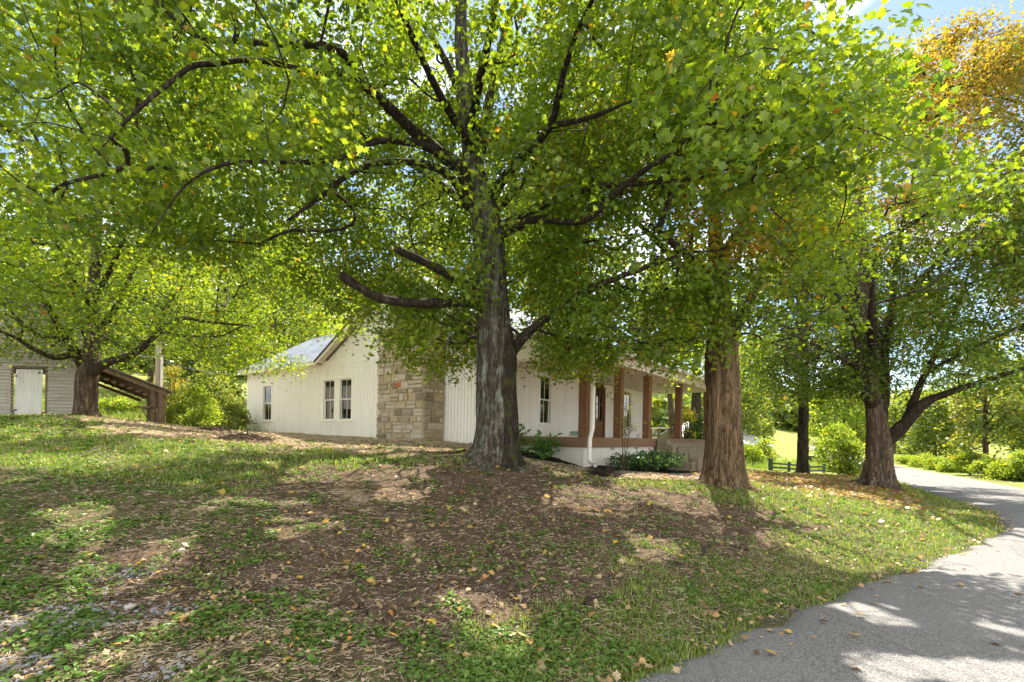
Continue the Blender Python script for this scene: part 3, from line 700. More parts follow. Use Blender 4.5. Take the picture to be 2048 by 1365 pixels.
cb.box((xl, 0.001, zg), (dx0 - .0, 0.05, zg + 3.7), 0.2); cb.box((dx1, 0.001, zg), (xr, 0.05, zg + 3.7), 0.2); cb.box((dx0, 0.001, dzt), (dx1, 0.05, zg + 3.7), 0.2)
cb.box((xr - .05, 0.051, zg), (xr, 5.9, zg + 3.7), 0.3); cb.box((xl, 0.051, zg), (xl + .05, 5.9, zg + 3.7), 0.3)
cb.box((xl, 5.9, zg), (dx0 - 1.4, 5.95, zg + 3.7), 0.3); cb.box((dx1 + .9, 5.9, zg), (xr, 5.95, zg + 3.7), 0.3); cb.box((dx0 - 1.4, 5.9, zg + 2.6), (dx1 + .9, 5.95, zg + 3.7), 0.3)
cb.prism([(xl, zg + 3.7), (xr, zg + 3.7), (xa, zg + 5.46)], 0.002, 0.04, 0.3)
cb.build('wall', M['old_white'], shed)
tm = MB(); tm.box((xr - .1, -0.055, zg), (xr + .02, -0.036, zg + 3.7), 0.3); tm.build('corner_board', M['old_wood'], shed)
tm = MB(); tm.box((dx0 - .12, -0.05, zg), (dx0, 0.06, dzt + .02), 0.4); tm.box((dx1, -0.05, zg), (dx1 + .07, 0.06, dzt + .02), 0.4); tm.box((dx0 - .12, -0.052, dzt + .02), (dx1 + .07, 0.06, dzt + .1), 0.4)
dfm = tm.build('door_frame', M['old_wood'], shed)
dd = MB(); w_ = (dx1 - dx0 - .17) / 7
for i in range(7):
    a = dx0 + .03 + i * w_
    dd.hexa([(a, -.02, zg + .2), (a + w_ - .008, -.02, zg + .2), (a + w_ - .008, .01, zg + .2), (a, .01, zg + .2)], [(a + .05, -.02, dzt - .05), (a + w_ + .042, -.02, dzt - .05), (a + w_ + .042, .01, dzt - .05), (a + .05, .01, dzt - .05)], random.random())
dor = dd.build('door', M['old_door'], shed)
for hz in (dzt - .35, zg + .5):
    hg = MB(); hg.box((dx0 + .02, -.03, hz), (dx0 + .14, -.021, hz + .06), .3); hg.build('hinge', M['dark_edge'], dor)
rr = MB(); rs = 1 / 0.62
rr.slab([(xl - .4, -.4, zg + 3.53), (xa, -.4, zg + 5.55), (xa, 6.3, zg + 5.55), (xl - .4, 6.3, zg + 3.53)][::1], 0.05, .5); rr.slab([(xa, -.4, zg + 5.55), (xr + .4, -.4, zg + 3.53), (xr + .4, 6.3, zg + 3.53), (xa, 6.3, zg + 5.55)], 0.05, .5)
rr.build('roof', M['rust_roof'], shed)
lt = empty('lean_to', (0, 0, 0)); bpy.data.objects.remove(lt)
P0 = at(196, 724, SY); P1 = at(358, 786, SY)
lr = MB(); x0_, z0_, x1_, z1_ = P0[0], P0[2], P1[0], P1[2]
lr.slab([(x0_, -0.6, z0_), (x1_, -0.6, z1_), (x1_, 4.6, z1_ + .05), (x0_, 4.6, z0_ + .05)], 0.03, .5)
leanr = lr.build('lean_to_roof', M['rust_roof'], shed)
rb = MB(); k = 0
for i in range(9):      # purlins and roof boards under the tin
    t = (i + .3) / 9; X_ = x0_ + (x1_ - x0_) * t; Z_ = z0_ + (z1_ - z0_) * t - .035
    rb.hexa([(X_, -.55, Z_ - .06), (X_ + .09, -.55, Z_ - .095), (X_ + .09, 4.5, Z_ - .05), (X_, 4.5, Z_ - .015)], [(X_, -.55, Z_), (X_ + .09, -.55, Z_ - .035), (X_ + .09, 4.5, Z_ + .01), (X_, 4.5, Z_ + .045)], random.random())
for y_ in (-.58, 1.2, 2.9, 4.4):
    rb.hexa([(x0_, y_, z0_ - .27), (x1_ - .3, y_, z1_ - .16), (x1_ - .3, y_ + .07, z1_ - .16), (x0_, y_ + .07, z0_ - .27)], [(x0_, y_, z0_ - .13), (x1_ - .3, y_, z1_ - .02), (x1_ - .3, y_ + .07, z1_ - .02), (x0_, y_ + .07, z0_ - .13)], random.random())
SH = -1.02      # the lean-to runs back to the left, in line with the house
rb.build('rafter', M['old_wood'], leanr)
for (px, y_, r_) in ((312, -.4, .11), (321, .5, .10), (330, -.45, .13), (322, 1.6, .12)):
    X_ = at(px, 800, SY)[0]; q = MB(); zb_ = gz(X_, SY + y_) - .1; zt_ = z0_ + (z1_ - z0_) * (X_ - x0_) / (x1_ - x0_) - .17
    q.tube([(X_, y_, zb_), (X_ + .02, y_, (zb_ + zt_) / 2), (X_ - .01, y_, zt_)], [r_, r_ * .92, r_ * .9], 8); q.build('post', M['old_wood'], shed)
sv = MB(); A = at(283, 818, SY); B = at(316, 818, SY)
for i, (dy_, dz_) in enumerate(((-.75, .0), (-.60, .05), (-.48, -.03))): sv.box((A[0] + .1 * i, dy_, A[2] + dz_), (B[0], dy_ + .1, A[2] + dz_ + .035), random.random())
sv.tube([(A[0] + .35, -.5, A[2]), (B[0] - .1, -.42, A[2] - .5)], .02, 5); sv.tube([(A[0] + .2, -.55, A[2]), (B[0] - .15, -.45, A[2] - .62)], .018, 5)
sv.build('plank_shelf', M['old_wood'], shed)
def shear(o):
    for ch_ in [c_ for c_ in bpy.data.objects if c_.parent == o]:
        for v_ in ch_.data.vertices: v_.co.x += SH * max(-.2, v_.co.y)
        shear(ch_)
shear(shed)

# ------------------------------------------------------------------ utility pole and cable
pl = empty('utility_pole', (at(315, 800, 29)[0], 29, 0)); tag(pl, 'grey wooden utility pole standing beyond the lean-to', 'utility pole')
M['pole'] = m_plain('pole_wood', (0.30, 0.255, 0.20), 0.15, 0.9, 5, 0.3, (4, 4, .3))
q = MB(); zb_ = gz(pl.location.x, 29) - .2; q.tube([(0, 0, zb_), (0, 0, 6.7)], [.15, .13], 10); q.build('shaft', M['pole'], pl)
q = MB(); q.tube([(.26, -.04, zb_), (.26, -.04, 5.9)], .05, 8); q.build('conduit', M['foundation'], pl)
M['cable'] = m_plain('cable', (0.10, 0.105, 0.11), 0.1, 0.6)
def cable(name, a, b, sag, r, label):
    a, b = np.array(a, float), np.array(b, float); t = np.linspace(0, 1, 14)[:, None]; P = a + (b - a) * t; P[:, 2] -= (4 * sag * t * (1 - t))[:, 0]
    q = MB(); q.tube(P, r, 5); o = q.build(name, M['cable'], None, 0, True); tag(o, label, 'cable', 'overhead cables')
pk = pl.location.x
eave = np.r_[HC + HA * -18.9 + HB * 0.2, EYE + 3.3]
cable('power_cable', (pk, 29, EYE + 4.05), eave, .25, .022, 'grey overhead cable running from the utility pole to the house eave')
cable('power_cable', (pk, 29, EYE + 4.2), (-17.4, 20.1, zg + 3.6), .25, .02, 'thin dark overhead cable between the utility pole and the old shed')

# ------------------------------------------------------------------ field gate, barn and small shelter on the right
M['gate_paint'] = m_plain('green_grey_gate', (0.045, 0.075, 0.05), 0.2, 0.7)
gy_ = 27.0
gate = empty('field_gate', (0, gy_, 0)); tag(gate, 'dark green plank field gate and rails beyond the leaf-strewn rise', 'gate')
gp = [at(px, 944, gy_) for px in (1541, 1578, 1617, 1648)]; zt = [at(px, py, gy_)[2] for px, py in ((1541, 917), (1578, 924), (1617, 929), (1648, 928))]
for i, (p, t_) in enumerate(zip(gp, zt)):
    q = MB(); r_ = .085 if i == 0 else .055; q.box((p[0] - r_, -r_, gz(p[0], gy_) - .2), (p[0] + r_, r_, t_), random.random()); q.build('post', M['gate_paint'], gate, .01)
for k in range(4):
    q = MB()
    for i in range(3):
        za, zb_ = [zt[j] - .10 - k * .21 + (0 if j else -.12) for j in (i, i + 1)]
        q.hexa([(gp[i][0], -.09, za - .09), (gp[i + 1][0], -.09, zb_ - .09), (gp[i + 1][0], -.056, zb_ - .09), (gp[i][0], -.056, za - .09)], [(gp[i][0], -.09, za), (gp[i + 1][0], -.09, zb_), (gp[i + 1][0], -.056, zb_), (gp[i][0], -.056, za)])
    q.build('rail', M['gate_paint'], gate)
BY = 46.0
barn = empty('barn', (0, BY, 0)); tag(barn, 'small grey board barn with pale tin roof behind the brown trunk', 'barn')
M['barn_board'] = m_plain('grey_barn_board', (0.30, 0.285, 0.26), 0.2, 0.9, 5, 0.3, (5, 1, .3), .1, (0.10, 0.09, 0.08))
M['tin'] = m_plain('pale_tin', (0.55, 0.55, 0.56), 0.12, 0.5, 3, 0.1, None, 0.4, (0.36, 0.33, 0.30))
e1 = at(1542, 891, BY); x1 = e1[0] - .3; x0 = x1 - 9; zb_ = -0.4; ze = e1[2]
q = MB(); X_ = x0
while X_ < x1 - .05: q.box((X_, 0, zb_), (X_ + .19, .03, ze), random.random()); X_ += .2
q.box((x0, .031, zb_), (x1, .06, ze), .3); q.box((x1 - .05, .061, zb_), (x1, 7, ze), .5); q.box((x0, .061, zb_), (x0 + .05, 7, ze), .5); q.box((x0, 7, zb_), (x1, 7.05, ze), .5); q.build('wall', M['barn_board'], barn)
for px in (1494, 1535):
    q = MB(); X_ = at(px, 890, BY)[0]; q.box((X_ - .25, -.03, zb_), (X_ + .25, -.004, ze - .15), .2); q.build('doorway', M['dark_edge'], barn)
q = MB(); q.slab([(x0 - .4, -.5, ze - .03), (x1 + .4, -.5, ze - .03), (x1 - 2.6, 3.5, ze + 2.3), (x0 + 2.6, 3.5, ze + 2.3)], .05, .6); q.slab([(x1 + .4, -.5, ze - .03), (x1 + .4, 7.5, ze - .03), (x1 - 2.6, 3.5, ze + 2.3)][:3] + [(x1 - 2.6, 3.49, ze + 2.3)], .05, .4)
q.slab([(x1 + .4, 7.5, ze - .03), (x0 - .4, 7.5, ze - .03), (x0 + 2.6, 3.51, ze + 2.3), (x1 - 2.6, 3.51, ze + 2.3)], .05, .4); q.build('roof', M['tin'], barn)
HY = 33.0
sh_ = empty('tin_shelter', (0, HY, 0)); tag(sh_, 'low open shelter with flat tin roof seen between porch posts', 'shelter')
q = MB(); A = at(1308, 856, HY); B = at(1345, 859, HY); q.box((A[0], -1, A[2] - .06), (B[0] + .2, 1.2, A[2] + .03), .5); q.build('roof', M['tin'], sh_)
for px in (1310, 1330):
    q = MB(); X_ = at(px, 870, HY)[0]; q.box((X_ - .07, -.9, gz(X_, HY - .9) - .1), (X_ + .07, -.76, A[2] - .062), .5); q.build('post', M['old_wood'], sh_)
q = MB(); X0_, X1_ = at(1312, 870, HY)[0], at(1328, 870, HY)[0]; q.box((X0_, .8, 1.2), (X1_, .85, A[2] - .07), .8); q.build('back_panel', M['foundation'], sh_)
q = MB(); q.box((X0_, .72, 1.75), (X1_, .79, 1.83), .8)
xm = (X0_ + X1_) / 2
q.tube([(X0_ + .05, .75, 1.83), (xm, .75, 2.2), (X1_ - .05, .75, 1.83)], .03, 5); q.build('brace', M['gate_paint'], sh_)
# small roofed hut by the gate
HY = 44.0
hut = empty('field_hut', (0, HY, 0)); tag(hut, 'tiny hut with pale flat roof standing behind the field gate', 'hut')
A = at(1612, 912, HY); B = at(1634, 914, HY)
q = MB(); q.box((A[0], -.6, A[2]), (B[0], .8, A[2] + .07), .6); q.build('roof', M['tin'], hut)
q = MB(); q.box((A[0] + .15, -.4, -.5), (B[0] - .15, .7, A[2] - .003), .3); q.build('wall', M['gate_paint'], hut)

# green coil on the porch edge
q = MB(); t = np.linspace(0, 6 * math.pi * 2, 150)
M['hose'] = m_plain('pale_green_hose', (0.34, 0.45, 0.36), 0.15, 0.5)
q.tube(np.stack([np.cos(t) * (.24 + .03 * np.sin(t * .37)), np.sin(t) * .2, .03 + t * .0042 + .015 * np.sin(t * .7)], 1), .02, 6)
hose = q.build('garden_hose', M['hose'], None, 0, True); hp = HC + HA * 2.75 + HB * 0.42
hose.location = (hp[0] - .1, hp[1], D + .0); tag(hose, 'pale green garden hose coiled on the porch deck behind the downspout', 'hose')
# ------------------------------------------------------------------ foliage materials
M['leaf_maple'] = m_leaf('maple_leaf', (0.056, 0.106, 0.012), (0.116, 0.188, 0.017), (0.205, 0.272, 0.026), ((0.28, 0.24, 0.03), (0.34, 0.19, 0.03), (0.33, 0.12, 0.025)), 0.46)
M['leaf_autumn'] = m_leaf('maple_leaf_turning', (0.048, 0.095, 0.014), (0.088, 0.155, 0.021), (0.15, 0.215, 0.033), ((0.20, 0.175, 0.035), (0.26, 0.155, 0.035), (0.22, 0.085, 0.025)), 0.42)
M['leaf_far'] = m_leaf('woodland_leaf', (0.06, 0.10, 0.02), (0.115, 0.165, 0.035), (0.20, 0.24, 0.06), ((0.28, 0.22, 0.06), (0.34, 0.22, 0.05), (0.32, 0.14, 0.04)), 0.4)
M['leaf_bright'] = m_leaf('sunny_scrub_leaf', (0.085, 0.15, 0.022), (0.155, 0.235, 0.035), (0.25, 0.31, 0.06), ((0.40, 0.34, 0.04), (0.46, 0.36, 0.03), (0.40, 0.25, 0.03)), 0.42)
M['leaf_dark'] = m_leaf('dark_evergreen_leaf', (0.02, 0.045, 0.012), (0.035, 0.075, 0.018), (0.06, 0.11, 0.03), None, 0.3)
M['bark_grey'] = m_bark('maple_bark', (0.165, 0.135, 0.10), (0.34, 0.30, 0.245), (0.35, 0.40, 0.325), 0.115)
M['bark_dark'] = m_bark('dark_maple_bark', (0.085, 0.068, 0.05), (0.18, 0.15, 0.115), (0.24, 0.255, 0.20), 0.03, 1.0, True)
M['bark_tan'] = m_bark('tan_maple_bark', (0.285, 0.19, 0.105), (0.50, 0.37, 0.225), (0.40, 0.35, 0.26), -0.02, 0.9)
M['bark_limb'] = m_bark('limb_bark', (0.105, 0.08, 0.058), (0.26, 0.215, 0.165), (0.34, 0.34, 0.27), 0.04, 1.6)
M['bark_mix'] = m_bark('weathered_maple_bark', (0.20, 0.145, 0.10), (0.42, 0.325, 0.24), (0.42, 0.41, 0.33), 0.04)

def leaf_shape(kind):
    if kind == 'maple':
        h = [(0, 0), (.20, -.10), (.24, .10), (.56, .30), (.30, .42), (.24, .66), (.10, .60), (0, 1.0)]
        xs = h + [(-x, y) for x, y in h[1:-1]]; n = len(h)
        right = list(range(n)); left = [0] + [n - 1] + list(range(2 * n - 3, n - 1, -1))
        V = np.array([(x, y, .10 * abs(x) - .16 * y * y - .10 * x * x) for x, y in xs]); return V, [np.array([right]), np.array([left])]
    if kind == 'star':
        h = [(0, 0), (.52, .26), (.24, .5), (0, 1.0)]
        xs = h + [(-x, y) for x, y in h[1:-1]]
        V = np.array([(x, y, .14 * abs(x) - .18 * y * y) for x, y in xs]); return V, [np.array([[0, 1, 2, 3]]), np.array([[0, 3, 5, 4]])]
    if kind == 'oval':
        V = np.array([(0, 0, 0), (.26, .35, .05), (.2, .72, 0), (0, 1, -.12), (-.2, .72, 0), (-.26, .35, .05)]); return V, [np.array([[0, 1, 2, 3]]), np.array([[0, 3, 4, 5]])]
    V = np.array([(0, 0, 0), (.42, .5, .08), (0, 1, -.1), (-.42, .5, .08)]); return V, [np.array([[0, 1, 2, 3]])]

def unit(a): return a / np.maximum(np.linalg.norm(a, axis=-1, keepdims=True), 1e-9)

def leaves(name, P, Nrm, Fwd, size, shape, mat, parent, tint, warm=None):
    V0, Fs = leaf_shape(shape); n = len(P); k = len(V0)
    Nn = unit(Nrm); Fw = unit(Fwd - Nn * (Fwd * Nn).sum(1, keepdims=True)); Rt = np.cross(Fw, Nn)
    s = size[:, None, None]
    V = P[:, None, :] + s * (V0[None, :, 0:1] * Rt[:, None] + V0[None, :, 1:2] * Fw[:, None] + V0[None, :, 2:3] * Nn[:, None])
    faces = [(np.arange(n)[:, None] * k + f).reshape(n, -1) for f in Fs]
    att = {'tint': np.repeat(tint, k)}
    if warm is not None: att['warm'] = np.repeat(warm, k)
    return mesh_np(name, V.reshape(-1, 3), faces, mat, parent, att)

SHAFTS = [(2.2, 8.3, 2.1, 1.4, .555), (-2.4, 9.3, 1.9, 1.5, .545), (6.2, 9.0, 4.4, 2.6, .16), (9.6, 12.3, 2.2, 2.0, .47), (-3.6, 13.9, 6.2, 1.8, .45), (3.2, 12.5, 2.8, 1.3, .46), (-10, 11.5, 4.2, 2.4, .50), (3.4, 3.2, 1.6, 1.2, .52), (18, 20, 4, 5, .5)]
def open_gaps(P):
    """leaf cover thins along the gaps where sunlight comes through the crowns"""
    q = P[:, :2] - sd[None, :2] * ((P[:, 2] - .6) / sd[2])[:, None]
    Q = np.stack([q[:, 0], q[:, 1], 0 * q[:, 0]], 1)
    n = fbm(Q * 1.15, 611, 3) * .75 + fbm(Q * .35, 612, 2) * .25
    thr = np.full(len(P), .60)
    for x, y, a, b, t in SHAFTS:
        d = ((q[:, 0] - x) / a) ** 2 + ((q[:, 1] - y) / b) ** 2
        thr = np.minimum(thr, t + (1 - t) * np.clip((d - .5) / 1.1, 0, 1))
    return n < thr
class Skel:
    def __init__(self): self.P = []; self.par = []; self.n = 0; self.rad = []
    def chain(self, pts, parent, rads=None):
        idx = parent; out = []
        for i, p in enumerate(pts):
            self.P.append(p); self.par.append(idx); self.rad.append(0 if rads is None else rads[i]); idx = self.n; out.append(idx); self.n += 1
        return out

def crown_points(n, c, rad, zb, zt, ok=None, seed=0, shell=0.55, gap=0.40, gs=0.42, power=2.2):
    """cluster centres inside a dome: rad at zb..zt"""
    rg = np.random.default_rng(seed); out = []; tot = 0; tries = 0
    while tot < n and tries < 60:
        tries += 1; m = n * 3
        h = rg.random(m) ** 0.85; az = rg.random(m) * 2 * math.pi
        rr = np.where(rg.random(m) < shell, rg.random(m) ** 0.22, rg.random(m) ** 0.5)
        prof = (1 - h ** power) ** 0.5 * np.minimum(1, 0.72 + 2.6 * h)
        P = np.stack([c[0] + np.cos(az) * rr * prof * rad[0], c[1] + np.sin(az) * rr * prof * rad[1], zb + h * (zt - zb)], 1)
        P[:, 2] += (vnoise(P * 0.5, seed + 3) - .5) * 1.2
        keep = (fbm(P * gs, seed + 9, 2) > gap) & (rg.random(m) < np.minimum(1, prof + .15))
        if ok is not None: keep &= ok(P)
        P = P[keep]; out.append(P); tot += len(P)
    return np.vstack(out)[:n]

def make_tree(name, label, base, trunk, limbs, clusters, leaf, n_per, lsize, mats, cat='tree', group=None, spray=(0.5, 0.16), flare=None,
              warmf=None, seed=0, trunk_k=40, droop=0.35, leafshape='star', twig_r=0.008, extra_stub=None, limb_k=9, trunk_lump=0.10, up=0.75, maxr=0.09, stem=None):
    """trunk / limbs: lists of (x, y, z, r) polylines in world space"""
    root = empty(name, base); tag(root, label, cat, group); rg = np.random.default_rng(seed + 100); B = np.array(base, float)
    sk = Skel()
    def bark_mesh(nm, poly, mat, k, step, lump, fl=None):
        S = spline(np.array(poly, float), step); P, r = S[:, :3] - B, np.maximum(S[:, 3], .006)
        V, Fq = tube_np(P, r, k); n = len(P)
        ctr = np.repeat(P, k, 0); d = V - ctr; ang = np.tile(np.arange(k) * 2 * math.pi / k, n)
        rr = np.linalg.norm(d, axis=1, keepdims=True)
        q = V * np.array([3.2, 3.2, .55]) / max(.25, r[0]) * .45
        m_ = 1 + lump * 2 * (fbm(q, seed + 5, 3)[:, None] - .5) - lump * .9 * (1 - np.minimum(1, np.abs(fbm(V * np.array([11, 11, 1.8]), seed + 6, 2)[:, None] - .5) * 7))
        if fl:
            hgt = (V[:, 2] - P[0, 2]); f = np.exp(-np.maximum(hgt, 0) / fl[1])
            lob = .55 + .45 * np.cos(ang * fl[2] + seed) + .35 * np.cos(ang * (fl[2] + 2) + 1.3 * seed)
            m_ += (fl[0] * f * np.maximum(lob, .05))[:, None]
        V = ctr + d * m_
        return mesh_np(nm, V, [Fq], mat, root, None, True), S
    o, S = bark_mesh('trunk', trunk, mats[0], trunk_k, .09, trunk_lump, flare)
    main = sk.chain(S[::3, :3] - B, -1, list(S[::3, 3]))
    if stem is not None:
        bark_mesh('stem', stem, mats[3], trunk_k, .09, trunk_lump, (flare[0] * .8, flare[1], 3) if flare else None)
    for lm in limbs:
        o, S = bark_mesh('limb', lm, mats[1], limb_k, .12, .16)
        nodes = np.array(sk.P); j = int(((nodes - (S[0, :3] - B)) ** 2).sum(1).argmin())
        sk.chain(S[1::2, :3] - B, j, list(S[1::2, 3]))
    if flare:      # surface roots running out from the foot of the trunk
        nr = 6; r0 = trunk[0][3]
        for i in range(nr):
            a = 6.283 * (i + .35 * rg.random()) / nr + seed; L = r0 * (1.5 + 1.3 * rg.random()); ca, sa = math.cos(a), math.sin(a); pts = []
            for t, h_, q_ in ((.45, .30, .34), (.85, .13, .25), (1.2, .02, .17), (1.2 + (L / r0 - 1) * .5, -.03, .11), (.6 + L / r0, -.10, .05)):
                x = B[0] + ca * r0 * t + .12 * r0 * t * t * math.sin(i * 2.1) * -sa; y = B[1] + sa * r0 * t + .12 * r0 * t * t * math.sin(i * 2.1) * ca
                pts.append((x, y, gz(x, y) + h_ * r0 / .45, q_ * r0))
            bark_mesh('root', pts, mats[0], 12, .08, .2)
    for st in (extra_stub or []):
        bark_mesh('cut_limb', st, mats[1], 11, .10, .16)
    C = clusters - B
    # attach every cluster to the nearest point of the growing skeleton
    cap = len(C) * 6 + sk.n; NP = np.zeros((cap, 3)); NP[:sk.n] = np.array(sk.P); par = np.full(cap, -1); par[:sk.n] = sk.par
    n0 = sk.n; cnt = n0; base_n = sk.n
    rad0 = np.zeros(cap); rad0[:n0] = sk.rad
    d0 = np.array([((NP[:n0] - q) ** 2).sum(1).min() for q in C]); order = np.argsort(d0)
    pen = np.zeros(cap); pen[:n0] = np.where(rad0[:n0] > .2, .8, 0.0)
    dirs = np.zeros_like(C)
    for ci in order:
        q = C[ci]; dd = NP[:cnt] - q
        dist = np.sqrt((dd ** 2).sum(1)) + pen[:cnt] + np.maximum(0, dd[:, 2]) * .55
        j = int(dist.argmin()); p = NP[j]; L = np.linalg.norm(q - p)
        m = min(5, max(2, int(L / .45))); prev = j
        side = rg.normal(size=3) * L * .05
        for i in range(1, m + 1):
            t = i / m; x = p + (q - p) * t + np.array([0, 0, .16 * L * math.sin(math.pi * t)]) + side * math.sin(math.pi * t)
            NP[cnt] = x; par[cnt] = prev; prev = cnt; cnt += 1
        dirs[ci] = q - p
    load = np.zeros(cnt); tips = np.setdiff1d(np.arange(n0, cnt), par[n0:cnt])
    load[tips] = 1
    for i in range(cnt - 1, n0 - 1, -1):
        if par[i] >= n0: load[par[i]] += load[i]
    kids = {}
    for i in range(n0, cnt): kids.setdefault(par[i], []).append(i)
    rr = np.minimum(twig_r * np.maximum(load, 1) ** .52, maxr)
    Vs, Fs, off = [], [], 0
    # each chain of twigs becomes one swept tube
    starts = [i for i in range(n0, cnt) if par[i] < n0 or max(kids[par[i]], key=lambda k_: load[k_]) != i]
    for sidx in starts:
        ch_ = [par[sidx], sidx]; i = sidx
        while i in kids: i = max(kids[i], key=lambda k_: load[k_]); ch_.append(i)
        P = NP[ch_].copy()
        if len(P) > 3:
            for _ in range(2): P[1:-1] = .5 * P[1:-1] + .25 * (P[:-2] + P[2:])
        r = np.array([rr[ch_[1]]] + [rr[x] for x in ch_[1:]]); r[-1] *= .4
        if len(P) < 2: continue
        V, Fq = tube_np(P, r, 4 if r[0] < .015 else 6); Vs.append(V); Fs.append(Fq + off); off += len(V)
    mesh_np('twigs', np.vstack(Vs), [np.vstack(Fs)], mats[1], root, None, True)
    # leaves
    n = len(C); rep = np.repeat(np.arange(n), n_per); N = len(rep)
    az = rg.random(N) * 2 * math.pi; rad = np.sqrt(rg.random(N)) * spray[0] * np.repeat(.7 + .6 * rg.random(n), n_per)
    tilt = rg.normal(size=(n, 2)) * .22
    ox, oy = np.cos(az) * rad, np.sin(az) * rad
    oz = tilt[rep, 0] * ox + tilt[rep, 1] * oy - .25 * rad ** 2 / spray[0] + rg.normal(size=N) * spray[1]
    P = C[rep] + np.stack([ox, oy, oz], 1)
    out = unit(np.stack([ox, oy, 0 * ox], 1) + rg.normal(size=(N, 3)) * .55)
    Nrm = np.stack([rg.normal(size=N) * .55, rg.normal(size=N) * .55, np.full(N, up)], 1) + out * droop * 1.0
    Fwd = out + np.array([0, 0, -droop])
    if extra_ok.get(name) is not None:
        kp = extra_ok[name](P + B); P, Nrm, Fwd, rep = P[kp], Nrm[kp], Fwd[kp], rep[kp]; N = len(P)
    kp = open_gaps(P + B); P, Nrm, Fwd, rep = P[kp], Nrm[kp], Fwd[kp], rep[kp]; N = len(P)
    tint = np.clip(.45 + .22 * rg.normal(size=N) + .17 * rg.normal(size=n)[rep], 0, 1)
    warm = None
    if warmf is not None: warm = np.clip(warmf(P + B, rg), 0, 1)
    else: warm = (rg.random(N) < .006).astype(float)
    sz = lsize * (.6 + .65 * rg.random(N))
    leaves('crown', P, Nrm, Fwd, sz, leafshape, leaf, root, tint, warm)
    return root
extra_ok = {}
def A4(px, py, Y, r): p = at(px, py, Y); return (p[0], p[1], p[2], r)

